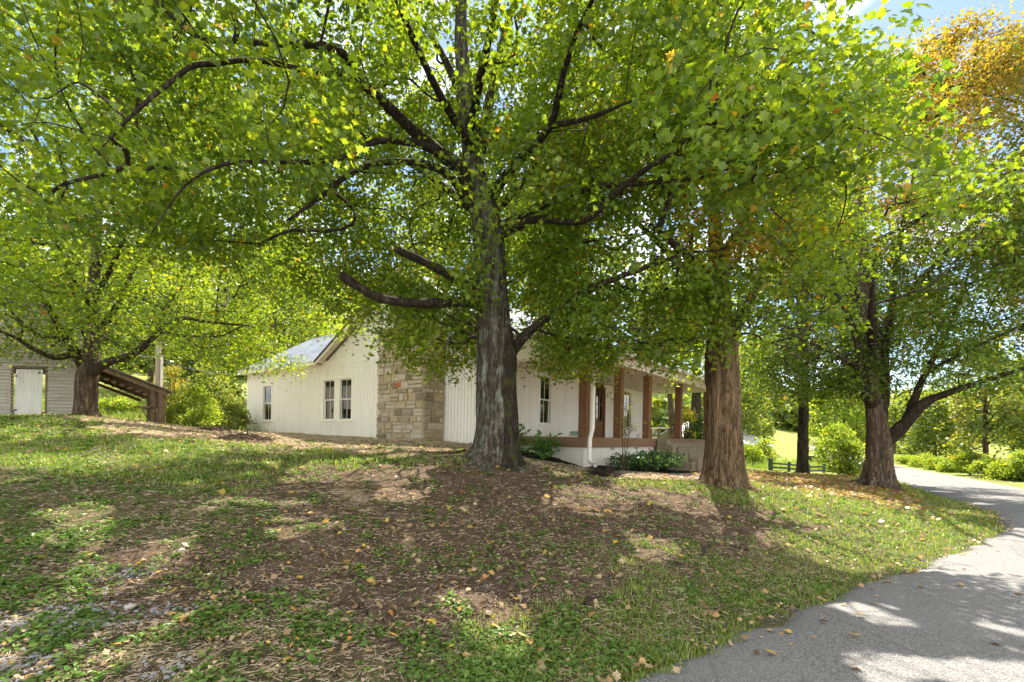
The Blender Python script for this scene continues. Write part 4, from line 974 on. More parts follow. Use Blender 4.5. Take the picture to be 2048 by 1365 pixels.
# ================================================================== the big maple in the middle
T1Y = 10.0
b1 = at(990, 918, T1Y); base1 = (b1[0], b1[1], gz(b1[0], b1[1]) - .05)
tr1 = [(base1[0] - .05, base1[1], base1[2] - .15, .45), A4(991, 880, 10, .405), A4(990, 800, 10, .385), A4(989, 700, 10, .36), A4(984, 600, 10, .31), A4(978, 500, 10, .32), A4(968, 420, 10, .27), A4(950, 345, 10, .22), A4(936, 240, 9.9, .18), A4(926, 140, 9.9, .15), A4(922, 20, 9.9, .12), A4(930, -120, 9.8, .08), A4(940, -260, 9.8, .04)]
st1 = [(base1[0] + .27, base1[1] - .14, base1[2] - .15, .28), A4(1016, 860, 9.85, .225), A4(1013, 770, 9.87, .205), A4(1012, 700, 9.9, .20), A4(1000, 640, 10.05, .19), A4(988, 580, 10.1, .10)]
lim1 = [
    [A4(955, 420, 10, .20), A4(925, 345, 9.8, .17), A4(880, 305, 9.4, .15), A4(835, 270, 8.9, .13), A4(775, 212, 8.3, .11), A4(725, 168, 7.7, .088), A4(690, 110, 7.2, .075), A4(640, 92, 6.7, .066), A4(560, 88, 6.2, .056), A4(470, 82, 5.7, .044), A4(400, 78, 5.4, .034), A4(350, 40, 5.2, .02), A4(300, -10, 5, .015)],
    [A4(930, 390, 10, .12), A4(890, 345, 9.5, .09), A4(830, 326, 9, .08), A4(755, 326, 8.4, .07), A4(695, 352, 7.9, .06), A4(640, 395, 7.5, .045), A4(578, 440, 7.1, .028)],
    [A4(880, 305, 9.4, .09), A4(820, 285, 8.6, .075), A4(750, 284, 7.8, .06), A4(690, 314, 7.2, .048), A4(610, 325, 6.6, .038), A4(520, 324, 6.2, .032), A4(445, 330, 5.9, .026), A4(370, 372, 5.7, .018), A4(300, 470, 5.6, .008)],
    [A4(705, 140, 7.4, .06), A4(650, 150, 7.2, .052), A4(570, 132, 6.8, .047), A4(500, 120, 6.4, .043), A4(430, 128, 6.0, .039), A4(385, 132, 5.8, .038), A4(335, 170, 5.7, .033), A4(270, 225, 5.6, .025), A4(205, 295, 5.6, .010)],
    [A4(985, 392, 10, .13), A4(1028, 332, 9.3, .10), A4(1085, 275, 8.5, .085), A4(1110, 225, 7.9, .075), A4(1126, 150, 7.2, .06), A4(1152, 70, 6.6, .045), A4(1185, 0, 6, .03), A4(1220, -80, 5.6, .012)],
    [A4(1105, 252, 8.1, .055), A4(1180, 235, 7.2, .042), A4(1262, 203, 6.4, .02)],
    [A4(1000, 470, 10, .12), A4(1070, 440, 9.4, .09), A4(1165, 443, 8.5, .065), A4(1230, 388, 7.9, .058), A4(1292, 338, 7.3, .05), A4(1352, 303, 6.8, .04), A4(1390, 262, 6.4, .032), A4(1450, 240, 6, .024), A4(1515, 230, 5.7, .012)],
    [A4(1352, 306, 6.9, .03), A4(1400, 325, 6.5, .024), A4(1530, 320, 6, .012)],
    [A4(1005, 450, 10.1, .11), A4(1080, 413, 9.6, .09), A4(1130, 395, 9.2, .075), A4(1200, 372, 8.7, .06), A4(1280, 368, 8.2, .05), A4(1400, 355, 7.6, .03), A4(1480, 330, 7.2, .015)],
    [A4(1018, 712, 10.0, .17), A4(1046, 676, 9.95, .12), A4(1090, 638, 9.7, .10), A4(1150, 596, 9.3, .085), A4(1210, 566, 8.9, .07), A4(1290, 536, 8.4, .05), A4(1372, 508, 8, .03), A4(1450, 500, 7.7, .014)],
    [A4(950, 345, 10, .16), A4(972, 240, 10.2, .13), A4(995, 120, 10.6, .10), A4(1030, 0, 11, .07), A4(1080, -140, 11.6, .03)],
    [A4(936, 240, 9.9, .10), A4(890, 120, 10.4, .08), A4(820, 10, 11, .06), A4(740, -90, 11.8, .03)],
    [A4(970, 440, 10.2, .12), A4(1040, 370, 11.2, .10), A4(1110, 270, 12.4, .07), A4(1180, 180, 13.6, .04)],
    [A4(960, 430, 10.2, .12), A4(870, 360, 11.4, .10), A4(770, 290, 12.6, .07), A4(690, 210, 13.6, .04)],
    [A4(940, 260, 9.8, .10), A4(960, 160, 8.4, .08), A4(985, 40, 7, .06), A4(1010, -120, 5.8, .03)],
    [A4(945, 300, 9.8, .09), A4(880, 190, 8.4, .075), A4(810, 40, 7, .055), A4(740, -140, 5.9, .025)],
]
stub1 = [[A4(965, 612, 9.9, .12), A4(930, 604, 9.6, .105), A4(880, 606, 9.3, .095), A4(820, 606, 9.0, .088), A4(762, 597, 8.7, .082), A4(712, 571, 8.45, .075), A4(682, 550, 8.3, .066), A4(680, 548, 8.29, .012)],
         [A4(965, 600, 9.85, .12), A4(925, 568, 9.6, .10), A4(880, 540, 9.35, .085), A4(830, 516, 9.1, .075), A4(792, 499, 8.95, .062), A4(790, 498, 8.94, .01)]]
T1C = (-0.2, 10.0)
def ok1(P):
    x, y, z = P[:, 0], P[:, 1], P[:, 2] - EYE
    r = np.hypot(x - T1C[0], y - T1C[1])
    low = np.where(y < 7.0, 2.35 + .12 * np.maximum(0, 7 - y), np.where((x > .6) & (x < 4.2), 1.55, np.where(x < -.8, 1.65 + .9 * np.clip(-2.6 - x, 0, 1) + .2 * np.maximum(0, -3.6 - x), 2.2)))
    low = np.where((np.abs(x + .25) < 1.3) & (y < 9.6), np.maximum(low, 2.3), low)
    keep = (z > low) & (np.hypot(x, y) > 2.9) & (y > 1.6)
    keep &= ~((x > .60 * y) & (z > .80 * y - 1.1 * (x - .655 * y)))      # the crown thins towards its outer right side
    return keep
cl1 = crown_points(2500, T1C, (7.4, 7.7), EYE + 1.4, EYE + 10.5, ok1, 11, .50, .475, .50)
rgl = np.random.default_rng(3)
low1 = np.vstack([rgl.uniform((-3.0, 9.2, EYE + 1.75), (-.7, 14, EYE + 3.2), (150, 3)), rgl.uniform((.7, 8.8, EYE + 1.6), (4.6, 12.2, EYE + 3.0), (150, 3)), rgl.uniform((-7.0, 4.8, EYE + 3.0), (-2.2, 8.8, EYE + 6.6), (190, 3)), rgl.uniform((-5.0, 10.2, EYE + 3.0), (-.5, 15.5, EYE + 6.6), (270, 3)), rgl.uniform((.4, 12.5, EYE + 3.4), (5, 15.5, EYE + 6.6), (70, 3)), rgl.uniform((-3.0, 10.2, EYE + 6.0), (1.8, 13.2, EYE + 9.8), (210, 3)), rgl.uniform((.8, 10.8, EYE + 4.0), (4.2, 13.4, EYE + 6.8), (110, 3)), rgl.uniform((2.5, 5, EYE + 3.1), (4.3, 7.2, EYE + 4.6), (70, 3))])
low1 = low1[~((low1[:, 0] > .57 * low1[:, 1]) & (low1[:, 2] - EYE > .78 * low1[:, 1] - 1.1 * (low1[:, 0] - .655 * low1[:, 1])))]
low4 = rgl.uniform((8.4, 14.6, EYE + 1.7), (12.0, 18, EYE + 3.7), (120, 3))
low3 = rgl.uniform((10.5, 13.5, EYE + 2.8), (19, 19.5, EYE + 7.6), (270, 3))
low2 = rgl.uniform((3.2, 8.7, EYE + 1.75), (5.6, 10.0, EYE + 4.2), (70, 3))
warm1 = lambda P, rg: (rg.random(len(P)) < .01) * 1.0
extra_ok['maple_tree'] = lambda P: ((P[:, 2] - EYE) > 1.15)
lim1 = [[(x, y, z, r * (.82 if i > 1 else .92)) for i, (x, y, z, r) in enumerate(lm)] for lm in lim1]
t1 = make_tree('maple_tree', 'large twin-stemmed maple in front of the white house, pale lichened trunk and wide green crown', base1, tr1, lim1, np.vstack([cl1, low1]), M['leaf_maple'], 74, .092,
               (M['bark_grey'], M['bark_limb'], None, M['bark_dark']), flare=(.85, .21, 5), seed=1, leafshape='maple', twig_r=.0052, maxr=.03, spray=(.54, .14), extra_stub=stub1, trunk_k=72, stem=st1, droop=.45, warmf=warm1)

# ================================================================== the left maple by the shed
T4Y = 17.0; b4 = at(172, 834, T4Y); base4 = (b4[0], b4[1], gz(b4[0], b4[1]) - .05)
tr4 = [(base4[0], base4[1], base4[2] - .1, .35), A4(172, 800, 17, .31), A4(174, 760, 17, .32), A4(180, 730, 17, .31), A4(184, 690, 17, .23), A4(186, 620, 17, .2), A4(190, 540, 17, .16), A4(196, 440, 17, .13), A4(204, 300, 17, .10), A4(210, 160, 17, .06), A4(214, 60, 17, .03)]
lim4 = [
    [A4(185, 745, 16.9, .2), A4(215, 725, 16.7, .15), A4(260, 712, 16.4, .12), A4(300, 682, 16.1, .10), A4(325, 655, 15.9, .085), A4(365, 637, 15.6, .07), A4(420, 645, 15.3, .05), A4(500, 652, 15, .02)],
    [A4(305, 680, 16.1, .06), A4(318, 650, 16.2, .055), A4(328, 630, 16.3, .04), A4(350, 590, 16.5, .02)],
    [A4(168, 735, 16.9, .18), A4(148, 710, 16.6, .13), A4(110, 716, 16.2, .09), A4(70, 700, 15.8, .07), A4(30, 675, 15.5, .06), A4(-10, 660, 15.2, .04), A4(-80, 640, 15, .02)],
    [A4(165, 725, 16.9, .17), A4(140, 690, 16.6, .13), A4(118, 655, 16.3, .10), A4(95, 610, 16, .08), A4(60, 560, 15.7, .06), A4(10, 480, 15.4, .03)],
    [A4(120, 675, 16.4, .07), A4(80, 672, 16, .06), A4(40, 640, 15.7, .04), A4(0, 600, 15.4, .02)],
    [A4(185, 690, 17, .15), A4(205, 655, 17.2, .12), A4(235, 610, 17.4, .10), A4(250, 575, 17.6, .08), A4(300, 480, 17.8, .05), A4(360, 390, 18, .025)],
    [A4(180, 690, 17, .12), A4(165, 650, 17.4, .10), A4(150, 590, 18, .08), A4(110, 470, 18.4, .05), A4(70, 350, 18.6, .025)],
    [A4(190, 540, 17, .10), A4(260, 440, 16.2, .07), A4(330, 330, 15.4, .04)], [A4(192, 500, 17, .10), A4(120, 380, 16, .07), A4(60, 250, 15, .04)],
    [A4(186, 600, 17, .10), A4(220, 540, 15.4, .08), A4(250, 470, 13.8, .05), A4(270, 400, 12.6, .025)], [A4(186, 620, 17, .1), A4(150, 560, 15.6, .08), A4(120, 500, 14, .05), A4(90, 420, 12.8, .025)],
]
T4C = (-14.2, 16.6)
def ok4(P):
    x, y, z = P[:, 0], P[:, 1], P[:, 2] - EYE
    low = 2.2 + .5 * np.abs(vnoise(P * .5, 71) - .3) + np.where(np.abs(x - b4[0]) < 1.6, .9, 0) + np.where(x > -8.0, 1.6, 0)
    return (z > low)
cl4 = crown_points(1750, T4C, (7.9, 7.2), EYE + 1.9, EYE + 15.0, ok4, 14, .62, .46, .45)
extra_ok['maple_tree_by_shed'] = None
t4 = make_tree('maple_tree', 'spreading green maple beside the old shed at left, trunk forking low', base4, tr4, lim4, np.vstack([cl4, rgl.uniform((-19.5, 13.5, EYE + 2.7), (-13.2, 17.5, EYE + 5.2), (140, 3))]), M['leaf_maple'], 84, .105,
               (M['bark_mix'], M['bark_limb'], None, None), flare=(.55, .22, 5), seed=4, spray=(.75, .16), droop=.3, warmf=warm1, twig_r=.009)

# ================================================================== the tan trunk right of the house
b2 = at(1445, 962, 10.5); base2 = (b2[0], b2[1], gz(b2[0], b2[1]) - .05)
tr2 = [(base2[0], base2[1], base2[2] - .15, .45), A4(1446, 930, 10.5, .40), A4(1446, 870, 10.5, .375), A4(1446, 800, 10.5, .365), A4(1443, 740, 10.5, .36), A4(1442, 690, 10.5, .33), A4(1440, 640, 10.5, .26), A4(1436, 560, 10.6, .2), A4(1430, 460, 10.7, .15), A4(1425, 330, 10.8, .1), A4(1420, 200, 10.9, .06), A4(1415, 80, 11, .03)]
lim2 = [
    [A4(1455, 700, 10.5, .2), A4(1470, 660, 10.6, .13), A4(1500, 600, 10.8, .10), A4(1540, 520, 11.1, .08), A4(1590, 430, 11.5, .05), A4(1640, 340, 11.9, .025)],
    [A4(1435, 640, 10.5, .16), A4(1400, 580, 10.9, .12), A4(1350, 520, 11.4, .09), A4(1290, 460, 12, .06), A4(1230, 410, 12.5, .03)],
    [A4(1438, 600, 10.6, .13), A4(1400, 540, 9.8, .10), A4(1350, 490, 9, .07), A4(1300, 450, 8.4, .035)],
    [A4(1438, 570, 10.6, .12), A4(1480, 500, 11.8, .09), A4(1500, 430, 13, .06), A4(1510, 360, 14, .03)],
    [A4(1436, 540, 10.6, .12), A4(1490, 440, 10, .09), A4(1560, 340, 9.4, .06), A4(1620, 260, 9, .03)],
]
T2C = (3.7, 11.3)
def ok2(P):
    x, y, z = P[:, 0], P[:, 1], P[:, 2] - EYE
    return (z > 1.45 + .5 * vnoise(P * .6, 73) + np.where(np.hypot(x - b2[0], y - 10.5) < .9, .4, 0)) & ~((y < 8.5) & (z < 2.6)) & ~((x > .60 * y) & (z > .80 * y - 1.1 * (x - .655 * y)))
cl2 = crown_points(640, T2C, (3.7, 3.9), EYE + 1.3, EYE + 8.0, ok2, 12, .6, .46, .6)
w2 = lambda P, rg: np.where(vnoise(P * .55, 91) > .70, rg.random(len(P)) * 1.1, (rg.random(len(P)) < .03) * .8)
t2 = make_tree('maple_tree', 'thick tan-barked maple trunk with shaggy bark standing at the right end of the porch', base2, tr2, lim2, np.vstack([cl2, low2]), M['leaf_maple'], 76, .09,
               (M['bark_tan'], M['bark_limb'], None, None), flare=(.6, .22, 6), seed=2, spray=(.6, .15), warmf=w2, trunk_k=72, trunk_lump=.16)

# ================================================================== the right maple by the lane
b3 = at(1757, 972, 16); base3 = (b3[0], b3[1], gz(b3[0], b3[1]) - .05)
tr3 = [(base3[0], base3[1], base3[2] - .15, .48), A4(1758, 930, 16, .39), A4(1759, 890, 16, .37), A4(1756, 850, 16, .32), A4(1748, 800, 16, .24), A4(1743, 750, 16, .19), A4(1742, 690, 16, .165), A4(1738, 620, 16, .19), A4(1728, 520, 16, .15), A4(1722, 400, 16, .11), A4(1720, 280, 16, .07), A4(1722, 180, 16, .03)]
lim3 = [
    [A4(1765, 885, 16, .26), A4(1790, 868, 15.8, .22), A4(1812, 845, 15.6, .20), A4(1838, 815, 15.3, .18), A4(1862, 800, 15.1, .13), A4(1920, 778, 14.6, .09), A4(1990, 755, 14.2, .07), A4(2060, 735, 13.8, .05), A4(2160, 715, 13.4, .02)],
    [A4(1815, 842, 15.6, .15), A4(1828, 800, 15.6, .13), A4(1845, 760, 15.6, .10), A4(1880, 690, 15.6, .08), A4(1920, 600, 15.7, .05), A4(1950, 500, 15.8, .025)],
    [A4(1748, 810, 15.9, .2), A4(1728, 775, 15.8, .15), A4(1722, 740, 15.7, .13), A4(1718, 700, 15.6, .10), A4(1700, 640, 15.4, .08), A4(1670, 580, 15.2, .05), A4(1640, 500, 15, .025)],
    [A4(1720, 745, 15.8, .08), A4(1690, 720, 15.6, .06), A4(1630, 690, 15.3, .045), A4(1560, 660, 15, .02)],
    [A4(1760, 830, 16, .24), A4(1768, 770, 16.1, .17), A4(1770, 700, 16.2, .14), A4(1785, 600, 16.4, .11), A4(1800, 480, 16.6, .08), A4(1830, 340, 16.8, .05), A4(1850, 200, 17, .025)],
    [A4(1745, 700, 16, .14), A4(1780, 640, 16.4, .11), A4(1860, 540, 17, .08), A4(1950, 440, 17.6, .05), A4(2030, 330, 18, .025)],
    [A4(1740, 660, 16, .12), A4(1700, 560, 16.4, .09), A4(1660, 460, 16.8, .06), A4(1630, 360, 17, .03)],
    [A4(1742, 700, 16, .12), A4(1740, 640, 14.6, .09), A4(1745, 570, 13.2, .06), A4(1750, 500, 12.2, .03)],
    [A4(1855, 745, 15.6, .07), A4(1900, 720, 15.3, .06), A4(1980, 680, 14.8, .045), A4(2050, 650, 14.4, .02)],
]
T3C = (14.3, 17.0)
def ok3(P):
    x, y, z = P[:, 0], P[:, 1], P[:, 2] - EYE
    low = .95 + .9 * vnoise(P * .45, 75) + np.where(np.hypot(x - b3[0], y - 16) < 1.0, .5, 0) + np.where(x < 8.0, .9, 0) + np.where(x > 15, .9, 0)
    notch = (((x - 12.6) / .8) ** 2 + ((z - 12.3) / 1.8) ** 2 > 1) & (z < .82 * y + .15 * (x - 12)) & ~((x < .74 * y) & (z > .80 * y - .25 * np.maximum(0, .70 * y - x)))
    return (z > low) & notch & ~((x < 9.8) & (z > 3.6))
cl3 = crown_points(1850, T3C, (6.2, 5.8), EYE + .9, EYE + 13.6, ok3, 13, .62, .46, .45, 2.6)
def w3(P, rg):
    z = P[:, 2] - EYE; h = sstep(2.6, 9.6, z + 6.5 * (fbm(P * .55, 93, 3) - .5) + .4 * (P[:, 0] - 13))
    return h * (.35 + .65 * rg.random(len(P))) * (rg.random(len(P)) < h * .95) + (rg.random(len(P)) < .02) * .7
t3 = make_tree('maple_tree', 'broad forked maple at the bend of the lane, crown turning orange at the top', base3, tr3, lim3, np.vstack([cl3, low3, low4]), M['leaf_autumn'], 84, .105,
               (M['bark_mix'], M['bark_limb'], None, None), flare=(.6, .32, 5), seed=3, spray=(.72, .15), warmf=w3, droop=.25, twig_r=.009, trunk_k=56, trunk_lump=.16)
# ------------------------------------------------------------------ trees and scrub further off
def simple_tree(name, label, px, Y, base_py, top_py, rad_px, trunk_px, leafm, n=420, per=26, ls=.28, seed=0, low=.28, warm=0.02, bark=None, group=None, zb=None, lean=0, power=2.2, gap=.40, yoff=0):
    p = at(px, 870, Y); zg = gz(p[0], Y); zt = at(px, top_py, Y)[2]; r = rad_px * Y / 1000; H = zt - zg; tr = trunk_px * Y / 2000
    base = (p[0], Y, zg - .1); lx = lean * H
    trunk = [(p[0], Y, zg - .2, tr * 1.15), (p[0] + lx * .15, Y, zg + H * .18, tr), (p[0] + lx * .4, Y + .1, zg + H * .45, tr * .7), (p[0] + lx * .7, Y, zg + H * .75, tr * .35), (p[0] + lx * .8, Y, zg + H * .93, .02)]
    rg = np.random.default_rng(seed + 5); limbs = []
    for i in range(6):
        a = rg.random() * 6.28; h = low + .08 + .5 * i / 6; q = np.array([p[0] + lx * h * .8, Y, zg + H * h]); d = np.array([math.cos(a) * r * .7, math.sin(a) * r * .7, H * .14])
        limbs.append([(*q, tr * .4), (*(q + d * .5 + [0, 0, .1]), tr * .25), (*(q + d), .02)])
    cl = crown_points(n, (p[0] + lx * .6, Y), (r, r), zg + H * low, zt, None, seed, .6, gap, 2.4 / max(r, 1), power)
    wf = lambda P, g: (g.random(len(P)) < warm) * g.random(len(P)) + (vnoise(P * .5, seed + 41) > .74) * warm * 6 * g.random(len(P))
    return make_tree(name, label, base, trunk, limbs, cl, leafm, per, ls, (bark or M['bark_mix'], M['bark_limb'], None, None), group=group, seed=seed + 30, trunk_k=12, limb_k=5,
                     spray=(ls * 2.6, ls * .9), leafshape='kite', warmf=wf, twig_r=.012, droop=.2, flare=(.3, .2, 5))
def bush(name, label, px, Y, top_py, rad_px, leafm, n=70, per=30, ls=.13, seed=0, group=None, cat='bush', warm=.02, shape='oval', up=.5, sink=.05, ry=1.0, zbase=None, spray=None):
    p = at(px, 870, Y); zg = gz(p[0], Y) if zbase is None else zbase; zt = at(px, top_py, Y)[2]; r = rad_px * Y / 1000; H = max(.25, zt - zg)
    root = empty(name, (p[0], Y, zg - sink)); tag(root, label, cat, group); rg = np.random.default_rng(seed + 900)
    C = crown_points(n, (0, 0), (r, r * ry), H * .08, H, None, seed, .6, .33, 2.2 / max(r, .3), 2.0)
    q = MB()
    for i in range(0, n, max(1, n // 22)):
        e = C[i]; q.tube([(e[0] * .1, e[1] * .1, -.1), (e[0] * .45, e[1] * .45, e[2] * .5), tuple(e)], [.014 * H, .01 * H, .004], 4)
    q.build('stem', M['bark_limb'], root)
    rep = np.repeat(np.arange(n), per); N = len(rep); sp = spray or ls * 2.2
    P = C[rep] + rg.normal(size=(N, 3)) * np.array([sp, sp, sp * .6]) * .6; P[:, 2] = np.maximum(P[:, 2], .02)
    Nrm = rg.normal(size=(N, 3)) * .7 + np.array([0, 0, up]); Fwd = unit(P * np.array([1, 1, .4])) + rg.normal(size=(N, 3)) * .5
    leaves('foliage', P, Nrm, Fwd, ls * (.6 + .7 * rg.random(N)), shape, leafm, root, np.clip(.5 + .25 * rg.normal(size=N) + .15 * rg.normal(size=n)[rep], 0, 1), (rg.random(N) < warm) * rg.random(N))
    return root
# behind the shed and the house
simple_tree('tree', 'tall leafy tree behind the old shed roof at far left', 40, 36, 800, 330, 130, 14, M['leaf_far'], 300, 26, .36, 201)
simple_tree('tree', 'bright roadside-green tree rising behind the lean-to roof', 300, 44, 800, 470, 105, 10, M['leaf_far'], 330, 26, .38, 202, .12)
simple_tree('tree', 'rounded green tree between the utility pole and the house', 415, 38, 820, 640, 60, 8, M['leaf_far'], 240, 26, .26, 203, .12)
simple_tree('tree', 'tall green tree behind the left end of the house roof', 545, 46, 800, 450, 105, 12, M['leaf_far'], 380, 28, .38, 204, .2)
simple_tree('tree', 'tree rising behind the farmhouse ridge beside the chimney', 860, 44, 800, 380, 105, 12, M['leaf_far'], 380, 28, .38, 205, .25)
simple_tree('tree', 'tall yellow-green tree behind the middle of the farmhouse', 1060, 42, 800, 330, 110, 12, M['leaf_far'], 380, 28, .36, 206, .25, .06)
simple_tree('tree', 'leaning ivy-clad tree seen through the porch between two posts', 1352, 31, 880, 520, 75, 13, M['leaf_far'], 260, 26, .24, 207, .42, .02, M['bark_mix'], lean=-.12)
simple_tree('tree', 'ivy-covered dark tree right of the last visible porch post', 1392, 33, 880, 500, 80, 22, M['leaf_far'], 300, 26, .24, 208, .42, .02, M['bark_dark'])
simple_tree('tree', 'slender dark-trunked maple standing by the field gate', 1606, 24, 945, 330, 135, 20, M['leaf_autumn'], 800, 32, .19, 209, .26, .07, M['bark_dark'], power=1.8)
simple_tree('tree', 'green tree beside the pale-roofed barn', 1505, 58, 880, 760, 34, 6, M['leaf_far'], 200, 24, .30, 210, .1)
simple_tree('tree', 'bushy tree behind the broad maple at the lane bend', 1690, 40, 920, 745, 62, 8, M['leaf_bright'], 260, 26, .24, 211, .1, .03)
simple_tree('tree', 'two-stemmed grey-green tree beyond the lane near the right edge', 1972, 28, 950, 700, 62, 10, M['leaf_far'], 240, 24, .19, 212, .16, .05, gap=.46)
simple_tree('tree', 'dense tree at the right edge beyond the lane', 2075, 32, 950, 700, 60, 12, M['leaf_far'], 260, 26, .26, 213, .08)
simple_tree('tree', 'hazy green tree far down the lane', 1870, 62, 920, 800, 52, 7, M['leaf_far'], 260, 26, .38, 214, .08)
simple_tree('tree', 'olive tree behind the tan trunk and barn roof', 1450, 48, 880, 700, 62, 8, M['leaf_far'], 260, 26, .34, 215, .2)
simple_tree('tree', 'distant tree at the far end of the visible lane', 1790, 75, 910, 805, 45, 6, M['leaf_far'], 200, 26, .42, 216, .08)
# ivy on the two trunks behind the porch
bush('hedge_bush', 'dark leafy bush at the foot of the ivy-covered tree', 1392, 30, 830, 24, M['leaf_dark'], 70, 30, .16, 301)
bush('sapling', 'small yellow-leaved sapling behind the last porch post', 1372, 28, 812, 20, M['leaf_bright'], 40, 24, .13, 302, cat='sapling', warm=.9)
bush('bush', 'bright green rounded bush beside the lean-to posts', 385, 21.5, 778, 50, M['leaf_bright'], 130, 60, .09, 303, warm=.0)
bush('bush', 'weedy bush between the lean-to and the house corner', 455, 27, 800, 40, M['leaf_far'], 100, 40, .11, 304)
bush('bush', 'pale green bush under the lean-to roof, behind the maple trunk', 235, 30, 795, 36, M['leaf_bright'], 80, 30, .16, 305)
bush('bush', 'reddish-topped weeds beside the utility pole', 345, 32, 745, 26, M['leaf_far'], 80, 26, .15, 306, warm=.5)
bush('bush', 'dark shrub behind the bright bush near the lean-to', 425, 31, 745, 45, M['leaf_far'], 100, 30, .18, 307)
bush('bush', 'leafy bush behind the barn-side rails of the gate', 1500, 34, 885, 26, M['leaf_bright'], 80, 30, .15, 308)
bush('bush', 'weeds climbing the front wall of the barn', 1530, 40, 880, 20, M['leaf_bright'], 60, 30, .16, 309, warm=.1)
bush('bush', 'light green bush right of the field gate', 1672, 30, 865, 34, M['leaf_bright'], 100, 30, .15, 310)
bush('bush', 'drooping green branches left of the broad maple trunk', 1700, 22, 880, 30, M['leaf_bright'], 80, 30, .12, 311)
# far verge of the lane
edge_names = ['first', 'second', 'third', 'fourth', 'fifth', 'sixth', 'seventh', 'eighth', 'ninth']
vb = [(1815, 44, 912, 20), (1850, 38, 910, 24), (1880, 34, 912, 24), (1912, 31, 918, 26), (1945, 28, 921, 28), (1985, 25.5, 928, 28), (2015, 24, 917, 26), (2055, 23, 903, 30), (2100, 25, 890, 40)]
for i, (px, Y, tp, rp) in enumerate(vb):
    bush('bush', 'sunlit roadside bush across the lane, %s along the verge from the broad maple trunk' % edge_names[i], px, Y, tp, rp, M['leaf_bright'], 90, 44, .11, 320 + i, 'bushes along the far verge', warm=.04)
# planting by the porch
def hpx(x, y): q = HC + HA * x + HB * y; return q
def plant(name, label, x, y, H, r, leafm, n, per, ls, seed, shape='oval', group=None, up=.4, cat='shrub', warm=0):
    q = hpx(x, y); zg = gz(q[0], q[1]); root = empty(name, (q[0], q[1], zg)); tag(root, label, cat, group); rg = np.random.default_rng(seed)
    C = np.stack([rg.normal(size=n) * r * .5, rg.normal(size=n) * r * .5, H * (.25 + .75 * rg.random(n))], 1); C[:, :2] *= (.4 + C[:, 2:3] / H)
    m = MB()
    for e in C: m.tube([(e[0] * .1, e[1] * .1, -.05), (e[0] * .5, e[1] * .5, e[2] * .6), tuple(e)], [.012, .008, .004], 4)
    m.build('stem', M['bark_limb'], root)
    rep = np.repeat(np.arange(n), per); N = len(rep); P = C[rep] + rg.normal(size=(N, 3)) * ls * .7; P[:, 2] = np.maximum(P[:, 2], .03)
    out = P - C[rep] + unit(C[rep]) * ls * .5
    leaves('foliage', P, rg.normal(size=(N, 3)) * .5 + [0, 0, up], out + rg.normal(size=(N, 3)) * .05, ls * (.7 + .6 * rg.random(N)), shape, leafm, root, np.clip(.5 + .25 * rg.normal(size=N), 0, 1), (rg.random(N) < warm) * rg.random(N))
    return root
M['leaf_shrub'] = m_leaf('shrub_leaf', (0.04, 0.10, 0.02), (0.07, 0.16, 0.03), (0.12, 0.22, 0.05), None, .35)
M['leaf_juniper'] = m_leaf('juniper_leaf', (0.03, 0.07, 0.025), (0.05, 0.11, 0.04), (0.085, 0.15, 0.06), None, .25)
plant('shrub', 'small bright green broad-leaved shrub in front of the left porch foundation', 1.9, -.6, .5, .36, M['leaf_shrub'], 26, 12, .17, 401, warm=0)
plant('shrub', 'tuft of green leaves half hidden behind the big maple trunk', .7, -.35, .55, .28, M['leaf_shrub'], 14, 10, .16, 402)
for i, (y, h, lab) in enumerate([(1.75, .45, 'low dark green evergreen shrub in the mulch bed, nearest the sapling'), (2.9, .62, 'low dark green evergreen shrub in the mulch bed, middle of three'), (4.25, .6, 'low dark green evergreen shrub in the mulch bed, nearest the steps')]):
    plant('evergreen_shrub', lab, 4.0, y, h, .75, M['leaf_juniper'], 60, 16, .085, 410 + i, 'kite', 'evergreen shrubs in the mulch bed', .15)
cm = hpx(4.15, .55); zg_ = gz(*cm); crm = empty('sapling', (cm[0], cm[1], zg_)); tag(crm, 'thin bare-stemmed sapling with sparse twigs in the mulch by the downspout', 'sapling')
m = MB(); rg = np.random.default_rng(5); tips = []
for k in range(3):
    a = np.array([rg.normal() * .05, rg.normal() * .05, -.05]); dirv = np.array([[-.02, 0, 1], [.12, .03, 1], [.03, .05, 1]][k]); H = [2.2, 1.7, 1.95][k]
    P = [a + dirv * H * t + rg.normal(size=3) * .02 for t in np.linspace(0, 1, 7)]; m.tube(P, np.linspace(.020, .004, 7), 5)
    for j in range(12):
        t = .4 + .6 * rg.random(); b = a + dirv * H * t; d = np.array([rg.normal() * .25, rg.normal() * .25, .28 + .2 * rg.random()]); m.tube([b, b + d * .6, b + d], [.006, .004, .002], 4); tips += [b + d * s_ for s_ in (.5, .75, 1)]
m.build('stem', M['bark_tan'], crm)
tips = np.array(tips); rep = np.repeat(np.arange(len(tips)), 4); N = len(rep)
leaves('foliage', tips[rep] + rg.normal(size=(N, 3)) * .03, rg.normal(size=(N, 3)), rg.normal(size=(N, 3)), np.full(N, .05), 'oval', M['leaf_autumn'], crm, rg.random(N), (rg.random(N) < .7) * rg.random(N))

